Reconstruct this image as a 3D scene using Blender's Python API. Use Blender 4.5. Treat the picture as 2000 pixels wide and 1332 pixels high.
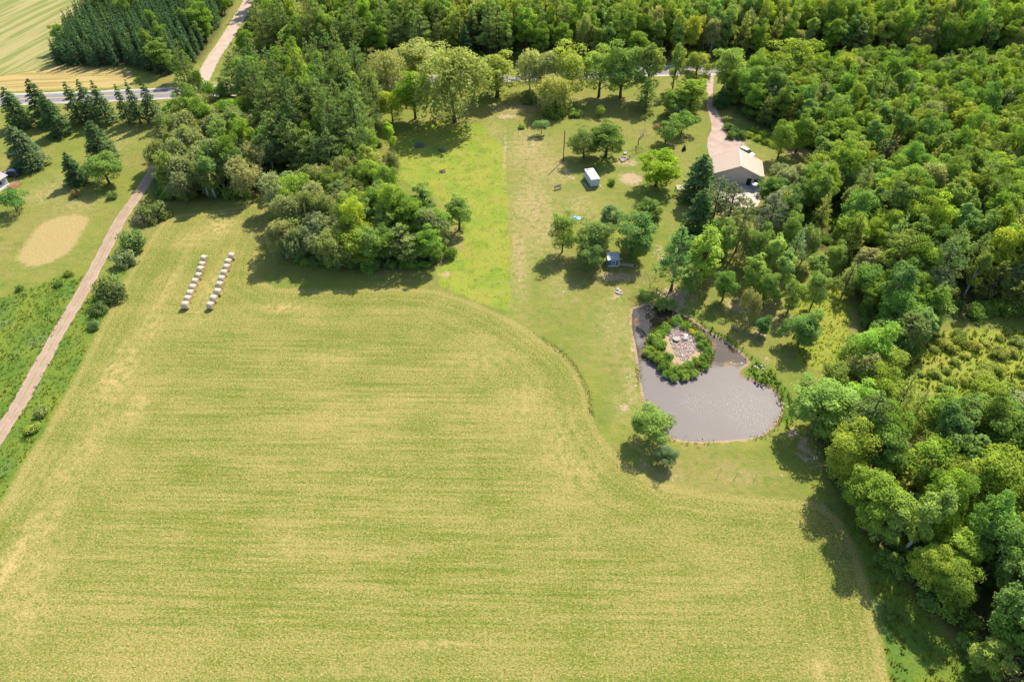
import bpy, bmesh, math, random
import numpy as np
from mathutils import Vector, Matrix, Euler

R = math.radians
sc = bpy.context.scene
COL = sc.collection
for o in list(bpy.data.objects):
    bpy.data.objects.remove(o)

# ------------------------------------------------------------------ camera, sky, sun, exposure
CAM_H, FPX, PITCH = 95.0, 1350.0, R(43.0)
cam_data = bpy.data.cameras.new('camera')
cam_data.sensor_width = 36.0
cam_data.lens = FPX / 2000.0 * 36.0
cam_data.clip_start = 1.0
cam_data.clip_end = 12000.0
cam = bpy.data.objects.new('camera', cam_data)
COL.objects.link(cam)
cam.location = (0, 0, CAM_H)
cam.rotation_euler = (R(90) - PITCH, 0, 0)
sc.camera = cam

SUN_EL, SUN_AZ = R(45.0), R(30.4)          # azimuth from +Y towards +X
world = bpy.data.worlds.new('World')
sc.world = world
world.use_nodes = True
wn = world.node_tree
sky = wn.nodes.new('ShaderNodeTexSky')
sky.sky_type = 'NISHITA'
sky.sun_disc = False
sky.sun_elevation = SUN_EL
sky.sun_rotation = SUN_AZ
sky.air_density = 1.0
sky.dust_density = 1.0
bgn = wn.nodes['Background']
bgn.inputs['Strength'].default_value = 0.148
wn.links.new(sky.outputs[0], bgn.inputs['Color'])

sun_data = bpy.data.lights.new('sun', 'SUN')
sun_data.energy = 5.0
sun_data.angle = R(0.55)
sun_data.color = (1.0, 0.93, 0.78)
sun = bpy.data.objects.new('sun', sun_data)
COL.objects.link(sun)
S = Vector((math.sin(SUN_AZ) * math.cos(SUN_EL), math.cos(SUN_AZ) * math.cos(SUN_EL), math.sin(SUN_EL)))
sun.rotation_euler = S.to_track_quat('Z', 'Y').to_euler()
sun.location = (60, 100, 150)

sc.view_settings.view_transform = 'Standard'
sc.view_settings.look = 'None'
sc.view_settings.exposure = 1.12
sc.view_settings.gamma = 1.0
sc.view_settings.use_curve_mapping = False
sc.render.engine = 'CYCLES'
sc.cycles.max_bounces = 5
sc.cycles.diffuse_bounces = 2
sc.cycles.transmission_bounces = 4
sc.cycles.use_denoising = True

# ------------------------------------------------------------------ survey: where things stand on the ground
def P(px, py, z=0.0):
    dx = (px - 1000.0) / FPX
    dy = -(py - 666.0) / FPX
    dz = -math.sin(PITCH) + dy * math.cos(PITCH)
    t = (CAM_H - z) / -dz
    return Vector((t * dx, t * (math.cos(PITCH) + dy * math.sin(PITCH)), z))

def G(pts, z=0.0):
    return np.array([P(x, y, z)[:2] for x, y in pts])

def project(x, y, z):
    yc = y * math.cos(PITCH) - (z - CAM_H) * math.sin(PITCH)
    up = y * math.sin(PITCH) + (z - CAM_H) * math.cos(PITCH)
    return 1000 + FPX * x / yc, 666 - FPX * up / yc, yc

def sdf(poly, X, Y):
    """signed distance in metres, positive inside"""
    n = len(poly)
    d2 = np.full(X.shape, 1e12)
    ins = np.zeros(X.shape, bool)
    for i in range(n):
        ax, ay = poly[i]; bx, by = poly[(i + 1) % n]
        ex, ey = bx - ax, by - ay
        L = ex * ex + ey * ey + 1e-12
        t = np.clip(((X - ax) * ex + (Y - ay) * ey) / L, 0, 1)
        d2 = np.minimum(d2, (X - ax - t * ex) ** 2 + (Y - ay - t * ey) ** 2)
        c = ((ay > Y) != (by > Y)) & (X < (bx - ax) * (Y - ay) / (by - ay + 1e-12) + ax)
        ins ^= c
    d = np.sqrt(d2)
    return np.where(ins, d, -d)

def dist_path(path, X, Y):
    d2 = np.full(X.shape, 1e12)
    for i in range(len(path) - 1):
        ax, ay = path[i]; bx, by = path[i + 1]
        ex, ey = bx - ax, by - ay
        L = ex * ex + ey * ey + 1e-12
        t = np.clip(((X - ax) * ex + (Y - ay) * ey) / L, 0, 1)
        d2 = np.minimum(d2, (X - ax - t * ex) ** 2 + (Y - ay - t * ey) ** 2)
    return np.sqrt(d2)

def smooth(path, n=8):
    """Catmull-Rom through the points"""
    p = [path[0] * 2 - path[1]] + list(path) + [path[-1] * 2 - path[-2]]
    out = []
    for i in range(1, len(p) - 2):
        for k in range(n):
            t = k / n
            out.append(0.5 * (2 * p[i] + (p[i + 1] - p[i - 1]) * t + (2 * p[i - 1] - 5 * p[i] + 4 * p[i + 1] - p[i + 2]) * t * t
                              + (3 * p[i] - p[i - 1] - 3 * p[i + 1] + p[i + 2]) * t ** 3))
    out.append(p[-2])
    return np.array(out)

# outlines (survey pixels -> metres on the ground)
FIELD = G([(318, 428), (345, 418), (400, 414), (440, 407), (500, 398), (522, 402), (530, 440), (505, 500), (500, 540), (540, 562),
           (640, 566), (770, 560), (855, 566), (900, 580), (950, 600), (1000, 624), (1050, 655), (1100, 690), (1130, 725), (1148, 765),
           (1155, 805), (1170, 840), (1200, 880), (1230, 912), (1300, 945), (1400, 962), (1500, 970), (1595, 978), (1640, 1010),
           (1680, 1080), (1706, 1180), (1725, 1260), (1738, 1340), (1750, 1480), (-330, 1480), (-150, 1210), (0, 985), (50, 900),
           (100, 820), (150, 730), (200, 630), (230, 570), (270, 500)])
POND = smooth(G([(1232, 600), (1262, 592), (1300, 597), (1345, 617), (1390, 648), (1430, 672), (1452, 690), (1466, 706), (1449, 720),
                 (1449, 731), (1468, 739), (1492, 747), (1512, 758), (1527, 775), (1531, 795), (1521, 820), (1502, 843), (1475, 855),
                 (1430, 860), (1370, 863), (1320, 858), (1290, 842), (1268, 815), (1257, 780), (1248, 740), (1245, 715), (1238, 670),
                 (1231, 635), (1232, 601)]), 3)
ISLE = G([(1295, 640), (1318, 624), (1345, 630), (1362, 648), (1380, 665), (1388, 690), (1378, 710), (1350, 724), (1325, 731), (1300, 722),
          (1284, 702), (1268, 685), (1270, 662), (1280, 648)])
STONY = G([(1303, 645), (1330, 636), (1350, 648), (1363, 668), (1356, 688), (1338, 706), (1322, 698), (1312, 675)])
LANE = smooth(G([(-260, 1280), (-60, 945), (0, 848), (40, 785), (75, 722), (110, 658), (150, 590), (184, 530), (212, 475), (235, 430), (256, 400),
                 (285, 357), (312, 308), (340, 250), (372, 190)]))
HIGHWAY = smooth(G([(-700, 228), (-250, 208), (0, 196), (215, 188), (600, 170), (1000, 150), (1300, 139), (1640, 135), (2000, 133), (2600, 130)]))
SIDEROAD = smooth(G([(388, 172), (412, 122), (437, 84), (456, 54), (485, 5), (500, -25), (530, -80)]))
DRIVE = G([(1380, 145), (1396, 145), (1394, 170), (1393, 195), (1401, 215), (1412, 238), (1419, 257), (1432, 266), (1446, 268), (1450, 280),
           (1444, 300), (1420, 318), (1392, 318), (1383, 300), (1379, 285), (1381, 268), (1388, 255), (1388, 240), (1380, 215), (1378, 195), (1379, 170)])
OVAL = smooth(G([(75, 440), (110, 425), (158, 419), (173, 434), (158, 457), (138, 490), (100, 512), (60, 521), (34, 506), (48, 478), (75, 441)]), 3)
PADDOCK = G([(780, 262), (850, 240), (940, 244), (985, 290), (992, 400), (998, 610), (930, 588), (862, 560), (850, 530), (905, 490), (905, 450),
             (850, 385), (780, 350), (770, 300)])
LUSH = [G([(-260, 660), (-200, 605), (0, 583), (60, 563), (125, 535), (163, 540), (118, 630), (58, 732), (0, 832), (-100, 985), (-400, 1000)]),
        G([(222, 540), (262, 490), (250, 525), (228, 565), (196, 632), (146, 732), (96, 822), (46, 902), (-4, 987), (-154, 1212), (-300, 1400), (-380, 1400),
           (-50, 948), (8, 862), (48, 795), (83, 730), (118, 665), (158, 597)]),
        G([(1562, 560), (1640, 545), (1662, 620), (1645, 705), (1602, 722), (1560, 710), (1545, 640)]),
        G([(1330, 612), (1390, 640), (1440, 672), (1480, 705), (1520, 735), (1548, 775), (1548, 830), (1535, 845), (1530, 800), (1510, 765), (1470, 745),
           (1455, 728), (1470, 706), (1430, 674), (1380, 644)]),
        G([(1600, 985), (1640, 1010), (1682, 1080), (1708, 1180), (1727, 1260), (1740, 1340), (1752, 1480), (2000, 1480), (1930, 1330), (1830, 1220),
           (1760, 1140), (1700, 1050), (1650, 975)]),
        G([(1740, 735), (1780, 700), (1830, 648), (2000, 640), (2150, 640), (2150, 860), (1990, 835), (1890, 795), (1800, 765)]),
        G([(1455, 250), (1490, 255), (1525, 275), (1520, 290), (1490, 286), (1462, 272)])]
FARFIELD = G([(-500, 172), (0, 148), (60, 138), (108, 124), (95, 98), (150, 40), (190, -10), (215, -60), (-600, -60)])
TANSTRIP = G([(-500, 196), (-500, 175), (0, 150), (60, 140), (105, 128), (256, 134), (262, 160), (215, 172), (0, 180)])
# woods: where the trunks stand
WOOD_RIGHT = G([(1590, 850), (1625, 950), (1675, 1050), (1764, 1140), (1832, 1225), (1908, 1320), (2000, 1450), (2500, 1450), (2500, 880), (2300, 870), (2020, 856),
                (1900, 805), (1800, 770), (1735, 745), (1770, 690), (1825, 628), (2000, 612), (2250, 612), (2600, 640), (2700, 152), (2000, 158), (1600, 163), (1425, 170),
                (1415, 195), (1440, 225), (1480, 245), (1530, 268), (1600, 300), (1640, 330), (1560, 345), (1520, 365), (1500, 400), (1500, 440),
                (1545, 470), (1640, 500), (1670, 560), (1685, 640), (1690, 700), (1655, 770)])
WOOD_TOP = G([(520, 122), (700, 116), (1000, 118), (1300, 120), (1640, 116), (2000, 114), (2700, 112), (2700, -75), (545, -75), (520, -10), (490, 50), (465, 90), (440, 128)])
WOOD_PINE = G([(335, 208), (420, 190), (560, 185), (715, 178), (738, 215), (742, 350), (640, 370), (560, 345), (470, 250), (360, 240)])
WOOD_LEFT = G([(292, 380), (330, 392), (500, 388), (520, 345), (555, 340), (470, 250), (345, 240), (322, 290)])
WOOD_CLUMP = G([(545, 400), (640, 372), (740, 355), (800, 400), (850, 440), (866, 490), (850, 522), (700, 530), (570, 512), (535, 480)])
PLANTATION = G([(112, 128), (175, 132), (250, 128), (318, 150), (392, 118), (428, 60), (458, 0), (485, -60), (225, -60), (190, 10), (140, 70)])

# ------------------------------------------------------------------ node helper and materials
class NT:
    def __init__(s, name):
        s.m = bpy.data.materials.new(name); s.m.use_nodes = True
        s.t = s.m.node_tree; s.n = s.t.nodes; s.l = s.t.links
        s.n.clear()
        s.out = s.n.new('ShaderNodeOutputMaterial')
        s.geo = None
    def put(s, sock, v):
        if isinstance(v, bpy.types.NodeSocket): s.l.new(v, sock)
        elif isinstance(v, (tuple, list)) and len(v) == 3 and sock.type == 'RGBA': sock.default_value = (*v, 1)
        else: sock.default_value = v
    def pos(s):
        if not s.geo: s.geo = s.n.new('ShaderNodeNewGeometry')
        return s.geo.outputs['Position']
    def attr(s, name):
        a = s.n.new('ShaderNodeAttribute'); a.attribute_name = name
        return a.outputs['Fac']
    def noise(s, scale, detail=2, vec=None, rough=0.55, stretch=None, dist=0.0):
        v = vec if vec is not None else s.pos()
        if stretch:
            if len(stretch) > 3:
                m0 = s.n.new('ShaderNodeMapping'); s.l.new(v, m0.inputs[0]); m0.inputs['Rotation'].default_value = (0, 0, stretch[3]); v = m0.outputs[0]
            mp = s.n.new('ShaderNodeMapping'); s.l.new(v, mp.inputs[0]); mp.inputs['Scale'].default_value = stretch[:3]
            v = mp.outputs[0]
        n = s.n.new('ShaderNodeTexNoise'); s.l.new(v, n.inputs['Vector'])
        n.inputs['Scale'].default_value = scale; n.inputs['Detail'].default_value = detail
        n.inputs['Roughness'].default_value = rough; n.inputs['Distortion'].default_value = dist
        return n.outputs['Fac']
    def voro(s, scale, out='Distance', feature='F1', vec=None):
        n = s.n.new('ShaderNodeTexVoronoi'); s.l.new(vec if vec is not None else s.pos(), n.inputs['Vector'])
        n.feature = feature; n.inputs['Scale'].default_value = scale
        return n.outputs[out]
    def math(s, op, a, b=0.0, clamp=False):
        n = s.n.new('ShaderNodeMath'); n.operation = op; n.use_clamp = clamp
        s.put(n.inputs[0], a); s.put(n.inputs[1], b)
        return n.outputs[0]
    def ramp(s, v, a, b, lo=0.0, hi=1.0):
        n = s.n.new('ShaderNodeMapRange'); n.interpolation_type = 'SMOOTHSTEP'
        s.put(n.inputs['Value'], v)
        n.inputs['From Min'].default_value = a; n.inputs['From Max'].default_value = b
        n.inputs['To Min'].default_value = lo; n.inputs['To Max'].default_value = hi
        return n.outputs[0]
    def mix(s, f, a, b, mode='MIX'):
        n = s.n.new('ShaderNodeMix'); n.data_type = 'RGBA'; n.blend_type = mode
        s.put(n.inputs[0], f); s.put(n.inputs[6], a); s.put(n.inputs[7], b)
        return n.outputs[2]
    def bump(s, h, strength=0.5, dist=0.2):
        n = s.n.new('ShaderNodeBump'); s.l.new(h, n.inputs['Height'])
        n.inputs['Strength'].default_value = strength; n.inputs['Distance'].default_value = dist
        return n.outputs[0]
    def principled(s, col, rough=0.8, normal=None, spec=0.3, metal=0.0, **kw):
        b = s.n.new('ShaderNodeBsdfPrincipled')
        s.put(b.inputs['Base Color'], col); s.put(b.inputs['Roughness'], rough)
        b.inputs['Specular IOR Level'].default_value = spec; b.inputs['Metallic'].default_value = metal
        if normal is not None: s.l.new(normal, b.inputs['Normal'])
        for k, v in kw.items(): s.put(b.inputs[k], v)
        s.l.new(b.outputs[0], s.out.inputs[0])
        return b

def simple(name, col, rough=0.7, var=0.25, scale=3.0, spec=0.3, metal=0.0, bump=0.0, coat=0.0):
    t = NT(name)
    tc = t.n.new('ShaderNodeTexCoord').outputs['Object']
    f = t.noise(scale, 4, vec=tc)
    col = tuple(x * 0.80 for x in col)
    c = t.mix(f, tuple(x * (1 - var) for x in col), tuple(min(1, x * (1 + var)) for x in col))
    nrm = t.bump(t.noise(scale * 4, 3, vec=tc), bump, 0.03) if bump else None
    b = t.principled(c, rough, nrm, spec, metal)
    b.inputs['Coat Weight'].default_value = coat
    return t.m

def leaf_material(name, trans=0.47, vscale=0.5, base=None):
    t = NT(name)
    oi = t.n.new('ShaderNodeObjectInfo')
    tc = t.n.new('ShaderNodeTexCoord').outputs['Object']
    f = t.noise(vscale, 3, vec=tc)
    hsv = t.n.new('ShaderNodeHueSaturation')
    if base is None: t.l.new(oi.outputs['Color'], hsv.inputs['Color'])
    else: hsv.inputs['Color'].default_value = (*base, 1)
    t.put(hsv.inputs['Hue'], t.math('ADD', t.ramp(oi.outputs['Random'], 0, 1, -0.006, 0.004), t.ramp(f, 0.3, 0.7, 0.501, 0.487)))
    t.put(hsv.inputs['Value'], t.math('MULTIPLY', t.ramp(f, 0.25, 0.75, 0.70, 1.26), t.ramp(t.noise(9.0, 1, vec=tc), 0.3, 0.7, 0.8, 1.2)))
    hsv.inputs['Saturation'].default_value = 1.0
    col = hsv.outputs[0]
    d = t.n.new('ShaderNodeBsdfDiffuse'); t.l.new(col, d.inputs[0])
    tr = t.n.new('ShaderNodeBsdfTranslucent')
    t.l.new(t.mix(1.0, col, (1.22, 1.15, 0.65), 'MULTIPLY'), tr.inputs[0])
    mx = t.n.new('ShaderNodeMixShader'); mx.inputs[0].default_value = trans
    t.l.new(d.outputs[0], mx.inputs[1]); t.l.new(tr.outputs[0], mx.inputs[2])
    t.l.new(mx.outputs[0], t.out.inputs[0])
    return t.m

M_LEAF = leaf_material('broad_leaf')
M_NEEDLE = leaf_material('needles', trans=0.34)
M_BARK = simple('bark', (0.11, 0.085, 0.065), 0.9, 0.4, 4, 0.1)
M_PALEBARK = simple('pale_bark', (0.42, 0.40, 0.36), 0.85, 0.3, 4, 0.1)
M_TWIG = simple('dead_twig', (0.24, 0.20, 0.175), 0.9, 0.25, 5, 0.1)

def ground_material():
    t = NT('ground_cover')
    n1 = t.noise(0.045, 4); n2 = t.noise(0.16, 4); n3 = t.noise(0.7, 4); n4 = t.noise(2.6, 3, rough=0.65)
    fine = t.noise(2.3, 3, rough=0.75)
    edge = t.math('SUBTRACT', t.noise(0.9, 3), 0.5)
    # lawn
    lg = t.mix(t.ramp(n2, 0.35, 0.65), (0.118, 0.160, 0.020), (0.165, 0.185, 0.028))
    lawn = t.mix(t.ramp(t.math('ADD', t.math('MULTIPLY', n1, 0.6), t.math('MULTIPLY', n3, 0.45)), 0.45, 0.68), lg, (0.215, 0.178, 0.052))
    stripes = t.noise(1.0, 1, stretch=(0.25, 0.9, 1, R(0)))
    lawn = t.mix(t.ramp(stripes, 0.42, 0.6, 0.0, 0.28), lawn, (0.11, 0.135, 0.022))
    lawn = t.mix(t.ramp(n4, 0.35, 0.7, 0.0, 0.5), lawn, t.mix(0.5, lawn, (0.25, 0.21, 0.075)))
    # dry patches in grass
    dry = t.math('MULTIPLY', t.attr('dry'), t.ramp(n3, 0.25, 0.6))
    lawn = t.mix(dry, lawn, t.mix(n4, (0.27, 0.20, 0.085), (0.32, 0.255, 0.115)))
    lawn = t.mix(t.math('MULTIPLY', t.ramp(t.attr('dry'), 0.1, 0.5), t.ramp(t.noise(1.4, 3, rough=0.7), 0.60, 0.68)), lawn, (0.42, 0.32, 0.19))
    lawn = t.mix(t.ramp(t.noise(0.33, 4, rough=0.7), 0.56, 0.70, 0, 0.55), lawn, (0.082, 0.118, 0.016))
    lawn = t.mix(t.ramp(t.noise(2.2, 3, rough=0.75, stretch=(1, 1, 1, R(35))), 0.54, 0.68, 0, 0.45), lawn, (0.085, 0.115, 0.016))
    # paddock: long, yellow-green
    pad = t.mix(t.ramp(n2, 0.35, 0.62), (0.160, 0.222, 0.020), (0.225, 0.240, 0.030))
    pad = t.mix(t.ramp(n3, 0.45, 0.75, 0, 0.8), pad, (0.225, 0.205, 0.062))
    pad = t.mix(t.ramp(n4, 0.5, 0.75, 0, 0.5), pad, (0.085, 0.14, 0.018))
    pad = t.mix(t.ramp(t.noise(0.3, 4, rough=0.7), 0.50, 0.66, 0, 0.6), pad, (0.112, 0.150, 0.018))
    pad = t.mix(t.ramp(t.noise(0.12, 3, stretch=(1, 1, 1, R(20))), 0.56, 0.7, 0, 0.5), pad, (0.24, 0.205, 0.04))
    c = t.mix(t.ramp(t.math('ADD', t.attr('s_paddock'), t.math('MULTIPLY', edge, 3.0)), -0.4, 0.4), lawn, pad)
    # hay field
    strk = t.noise(1.0, 4, stretch=(0.035, 0.34, 1, R(1.0)))
    strk2 = t.noise(1.0, 3, stretch=(0.06, 1.5, 1, R(1.0)), rough=0.7)
    fgreen = t.mix(n3, (0.108, 0.148, 0.020), (0.160, 0.180, 0.030))
    ftan = t.mix(n4, (0.225, 0.188, 0.050), (0.285, 0.235, 0.085))
    big = t.math('ADD', t.math('MULTIPLY', n1, 0.26), t.math('MULTIPLY', strk, 0.20))
    big = t.math('ADD', big, t.math('MULTIPLY', n2, 0.20))
    cv = t.n.new('ShaderNodeCombineXYZ'); t.put(cv.inputs[0], t.math('MULTIPLY', t.attr('s_field'), 1.0)); t.put(cv.inputs[1], t.math('MULTIPLY', n1, 3.0)); t.put(cv.inputs[2], t.math('MULTIPLY', n2, 1.2))
    hd = t.noise(0.85, 3, vec=cv.outputs[0], rough=0.7)                 # swaths of the headland follow the field edge
    swath = t.n.new('ShaderNodeMix'); t.put(swath.inputs[0], t.ramp(t.attr('s_field'), 9.0, 20.0)); t.put(swath.inputs[2], t.math('ADD', t.math('MULTIPLY', hd, 0.5), 0.25)); t.put(swath.inputs[3], strk2)
    big = t.math('ADD', big, t.math('MULTIPLY', swath.outputs[0], 0.55))
    f2 = t.noise(1.6, 3, rough=0.8, stretch=(0.75, 1.25, 1)); f3 = t.noise(4.0, 2, rough=0.8)
    mott = t.math('ADD', t.math('MULTIPLY', f2, 0.5), t.math('MULTIPLY', f3, 0.5))
    bm_ = t.math('MULTIPLY', t.math('SUBTRACT', big, 0.600), 0.75)
    field = t.mix(t.ramp(t.math('ADD', mott, bm_), 0.43, 0.59), fgreen, ftan)
    field = t.mix(t.ramp(t.math('SUBTRACT', t.noise(3.2, 2, rough=0.8, stretch=(0.8, 1.2, 1)), t.math('MULTIPLY', bm_, 0.45)), 0.525, 0.60, 0.0, 0.92), field, (0.072, 0.110, 0.012))
    field = t.mix(t.ramp(t.math('ADD', t.noise(4.0, 2, rough=0.8, stretch=(0.7, 1.3, 1, R(6))), t.math('MULTIPLY', bm_, 0.35)), 0.53, 0.62, 0, 0.7), field, (0.38, 0.315, 0.145))
    field = t.mix(t.math('MULTIPLY', t.attr('dry'), t.ramp(t.math('ADD', t.math('MULTIPLY', n4, 0.5), t.math('MULTIPLY', n3, 0.6)), 0.42, 0.68)), field, (0.40, 0.30, 0.14))
    fs = t.attr('s_field')
    field = t.mix(t.math('MULTIPLY', t.ramp(fs, 0.2, 0.9), t.ramp(fs, 1.0, 2.0, 0.35, 0.0)), field, (0.31, 0.25, 0.10))
    field = t.mix(1.0, field, (0.96, 0.945, 0.80), 'MULTIPLY')
    c = t.mix(t.ramp(t.math('ADD', fs, t.math('MULTIPLY', edge, 1.0)), -0.25, 0.25), c, field)
    # lush long grass
    lush = t.mix(t.ramp(n2, 0.35, 0.65), (0.082, 0.145, 0.020), (0.150, 0.180, 0.022))
    lush = t.mix(t.ramp(n4, 0.45, 0.72, 0, 0.75), lush, (0.045, 0.10, 0.012))
    lush = t.mix(t.ramp(t.noise(0.11, 3), 0.55, 0.7, 0, 0.6), lush, (0.12, 0.165, 0.06))
    c = t.mix(t.ramp(t.math('ADD', t.attr('s_lush'), t.math('MULTIPLY', edge, 2.2)), -0.4, 0.4), c, lush)
    # far field with windrow stripes, tan strip along the road, mown oval
    ws = t.noise(1.0, 3, stretch=(0.02, 0.34, 1, R(-78.4)))
    far = t.mix(t.ramp(ws, 0.42, 0.58), (0.165, 0.185, 0.050), (0.285, 0.245, 0.10))
    c = t.mix(t.ramp(t.math('ADD', t.attr('s_far'), t.math('MULTIPLY', edge, 1.5)), -0.3, 0.3), c, far)
    ts = t.noise(1.0, 3, stretch=(0.03, 0.55, 1, R(-4)))
    tan = t.mix(t.ramp(ts, 0.38, 0.62), (0.37, 0.27, 0.105), (0.24, 0.19, 0.06))
    c = t.mix(t.ramp(t.math('ADD', t.attr('s_tan'), t.math('MULTIPLY', edge, 1.5)), -0.3, 0.3), c, tan)
    ov = t.mix(t.ramp(n4, 0.35, 0.65), (0.34, 0.245, 0.105), (0.27, 0.215, 0.08))
    ov = t.mix(t.ramp(fine, 0.58, 0.72, 0, 0.5), ov, (0.15, 0.15, 0.04))
    c = t.mix(t.ramp(t.math('ADD', t.attr('s_oval'), t.math('ADD', t.math('MULTIPLY', edge, 3.0), t.math('MULTIPLY', t.math('SUBTRACT', n4, 0.5), 3.0))), -0.9, 0.9), c, ov)
    # leaf litter under the woods
    wd = t.mix(n3, (0.045, 0.06, 0.016), (0.10, 0.085, 0.04))
    c = t.mix(t.math('MULTIPLY', t.ramp(t.math('ADD', t.attr('s_wood'), t.math('MULTIPLY', edge, 5.0)), -2.0, 2.0, 0, 0.85), t.math('MULTIPLY', t.ramp(t.attr('s_lush'), -2.0, 0.5, 1.0, 0.0), t.ramp(t.attr('s_paddock'), -2.0, 0.5, 1.0, 0.0))), c, wd)
    # bare earth
    dirt = t.mix(n4, (0.30, 0.205, 0.125), (0.40, 0.29, 0.19))
    c = t.mix(t.ramp(t.math('ADD', t.attr('dirt'), t.math('MULTIPLY', t.math('SUBTRACT', t.math('ADD', t.math('MULTIPLY', n3, 0.5), t.math('MULTIPLY', n4, 0.5)), 0.5), 2.6)), 0.30, 0.62, 0, 0.92), c, dirt)
    # wet silt of the pond bed and shore
    c = t.mix(t.ramp(t.math('ADD', t.attr('s_pond'), t.math('MULTIPLY', edge, 1.6)), -0.30, 0.1), c, t.mix(n3, (0.24, 0.16, 0.09), (0.33, 0.24, 0.16)))
    c = t.mix(t.ramp(t.attr('s_pond'), 0.6, 2.2), c, (0.11, 0.065, 0.025))
    h = t.math('ADD', t.math('MULTIPLY', fine, 0.5), t.math('MULTIPLY', n3, 0.35))
    nr = t.bump(h, 0.8, 0.4)
    hs_ = t.n.new('ShaderNodeHueSaturation'); t.l.new(c, hs_.inputs['Color']); hs_.inputs['Value'].default_value = 0.86; hs_.inputs['Saturation'].default_value = 0.98
    t.principled(hs_.outputs[0], 0.95, nr, 0.05)
    return t.m
M_GROUND = ground_material()

def gravel_material(name, a, b, grass=0.0):
    t = NT(name)
    n = t.noise(0.35, 4); f = t.noise(5.0, 3, rough=0.7)
    c = t.mix(t.ramp(n, 0.35, 0.65), a, b)
    c = t.mix(t.ramp(f, 0.4, 0.7, 0, 0.5), c, tuple(min(1, x * 1.25) for x in b))
    ac = t.attr('across')
    edge = t.math('SUBTRACT', t.noise(1.1, 3), 0.5)
    u = t.math('ABSOLUTE', t.math('ADD', ac, t.math('MULTIPLY', edge, 0.18)))
    c = t.mix(t.ramp(u, 0.86, 1.0), c, (0.15, 0.155, 0.035))
    if grass:
        g = t.math('MULTIPLY', t.ramp(u, 0.10, 0.24, 1, 0), t.ramp(t.math('ADD', t.noise(0.9, 3), t.math('MULTIPLY', t.noise(0.05, 2), 0.5)), 0.62, 0.78))
        c = t.mix(t.math('MULTIPLY', g, 0.85), c, (0.20, 0.165, 0.07))
        c = t.mix(t.math('MULTIPLY', t.ramp(t.math('ABSOLUTE', t.math('SUBTRACT', u, 0.48)), 0.1, 0.3, 1, 0), 0.35), c, tuple(x * 0.9 for x in a))
    t.principled(c, 0.95, t.bump(f, 0.5, 0.05), 0.1)
    return t.m
M_LANE = gravel_material('lane_gravel', (0.235, 0.160, 0.118), (0.285, 0.205, 0.158), 1.0)
M_SIDE = gravel_material('side_road_gravel', (0.28, 0.205, 0.16), (0.34, 0.26, 0.21))
M_DRIVE = gravel_material('drive_gravel', (0.25, 0.178, 0.145), (0.31, 0.235, 0.195))
def asphalt():
    t = NT('asphalt')
    c = t.mix(t.noise(0.2, 4), (0.13, 0.12, 0.122), (0.18, 0.165, 0.165))
    c = t.mix(t.ramp(t.math('ABSOLUTE', t.attr('across')), 0.8, 0.92), c, (0.40, 0.32, 0.26))
    t.principled(c, 0.9, t.bump(t.noise(6, 2), 0.2, 0.02), 0.2)
    return t.m
M_ASPHALT = asphalt()
M_WHITELINE = simple('white_road_paint', (0.62, 0.60, 0.56), 0.7, 0.15, 0.6)
M_YELLOWLINE = simple('yellow_road_paint', (0.55, 0.38, 0.10), 0.7, 0.15, 0.6)

def water_material():
    t = NT('pond_water')
    n = t.noise(0.09, 3); n2 = t.noise(0.5, 4); sp = t.noise(5.5, 2, rough=0.8)
    scum = t.ramp(t.math('ADD', t.attr('scum'), t.math('MULTIPLY', t.math('SUBTRACT', n2, 0.5), 0.5)), 0.32, 0.62)
    film = t.mix(n, (0.112, 0.096, 0.090), (0.128, 0.111, 0.106))
    film = t.mix(t.ramp(n2, 0.55, 0.75, 0, 0.2), film, (0.16, 0.125, 0.11))
    film = t.mix(t.math('MULTIPLY', t.ramp(sp, 0.62, 0.70), t.ramp(t.math('ADD', t.math('MULTIPLY', n, 0.4), t.attr('fleck_glint')), 0.42, 0.75)), film, (0.62, 0.60, 0.57))  # pale specks: scum flecks plus sun sparkle painted into the film colour
    deep = t.mix(t.ramp(t.noise(0.22, 3), 0.5, 0.68), (0.035, 0.026, 0.016), (0.17, 0.085, 0.022))
    b = t.principled(t.mix(scum, deep, film), t.ramp(scum, 0, 0.02, 0.02, 0.45), None, 0.5)
    t.put(b.inputs['Specular IOR Level'], t.ramp(scum, 0, 0.02, 0.6, 0.10))
    b.inputs['IOR'].default_value = 1.33
    t.l.new(t.bump(t.noise(0.7, 2), 0.012, 0.05), b.inputs['Normal'])
    return t.m
M_WATER = water_material()

# ------------------------------------------------------------------ object helpers
def tag(o, label=None, cat=None, group=None, kind=None):
    if label: o['label'] = label
    if cat: o['category'] = cat
    if group: o['group'] = group
    if kind: o['kind'] = kind
    return o

def empty(name, loc=(0, 0, 0), rz=0.0, label=None, cat=None, group=None):
    o = bpy.data.objects.new(name, None)
    o.empty_display_size = 0.3
    COL.objects.link(o)
    o.location = loc; o.rotation_euler = (0, 0, rz)
    return tag(o, label, cat, group)

def link(name, mesh, parent=None, mat=None):
    if mat is not None and not mesh.materials: mesh.materials.append(mat)
    o = bpy.data.objects.new(name, mesh)
    COL.objects.link(o)
    if parent is not None: o.parent = parent
    return o

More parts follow.
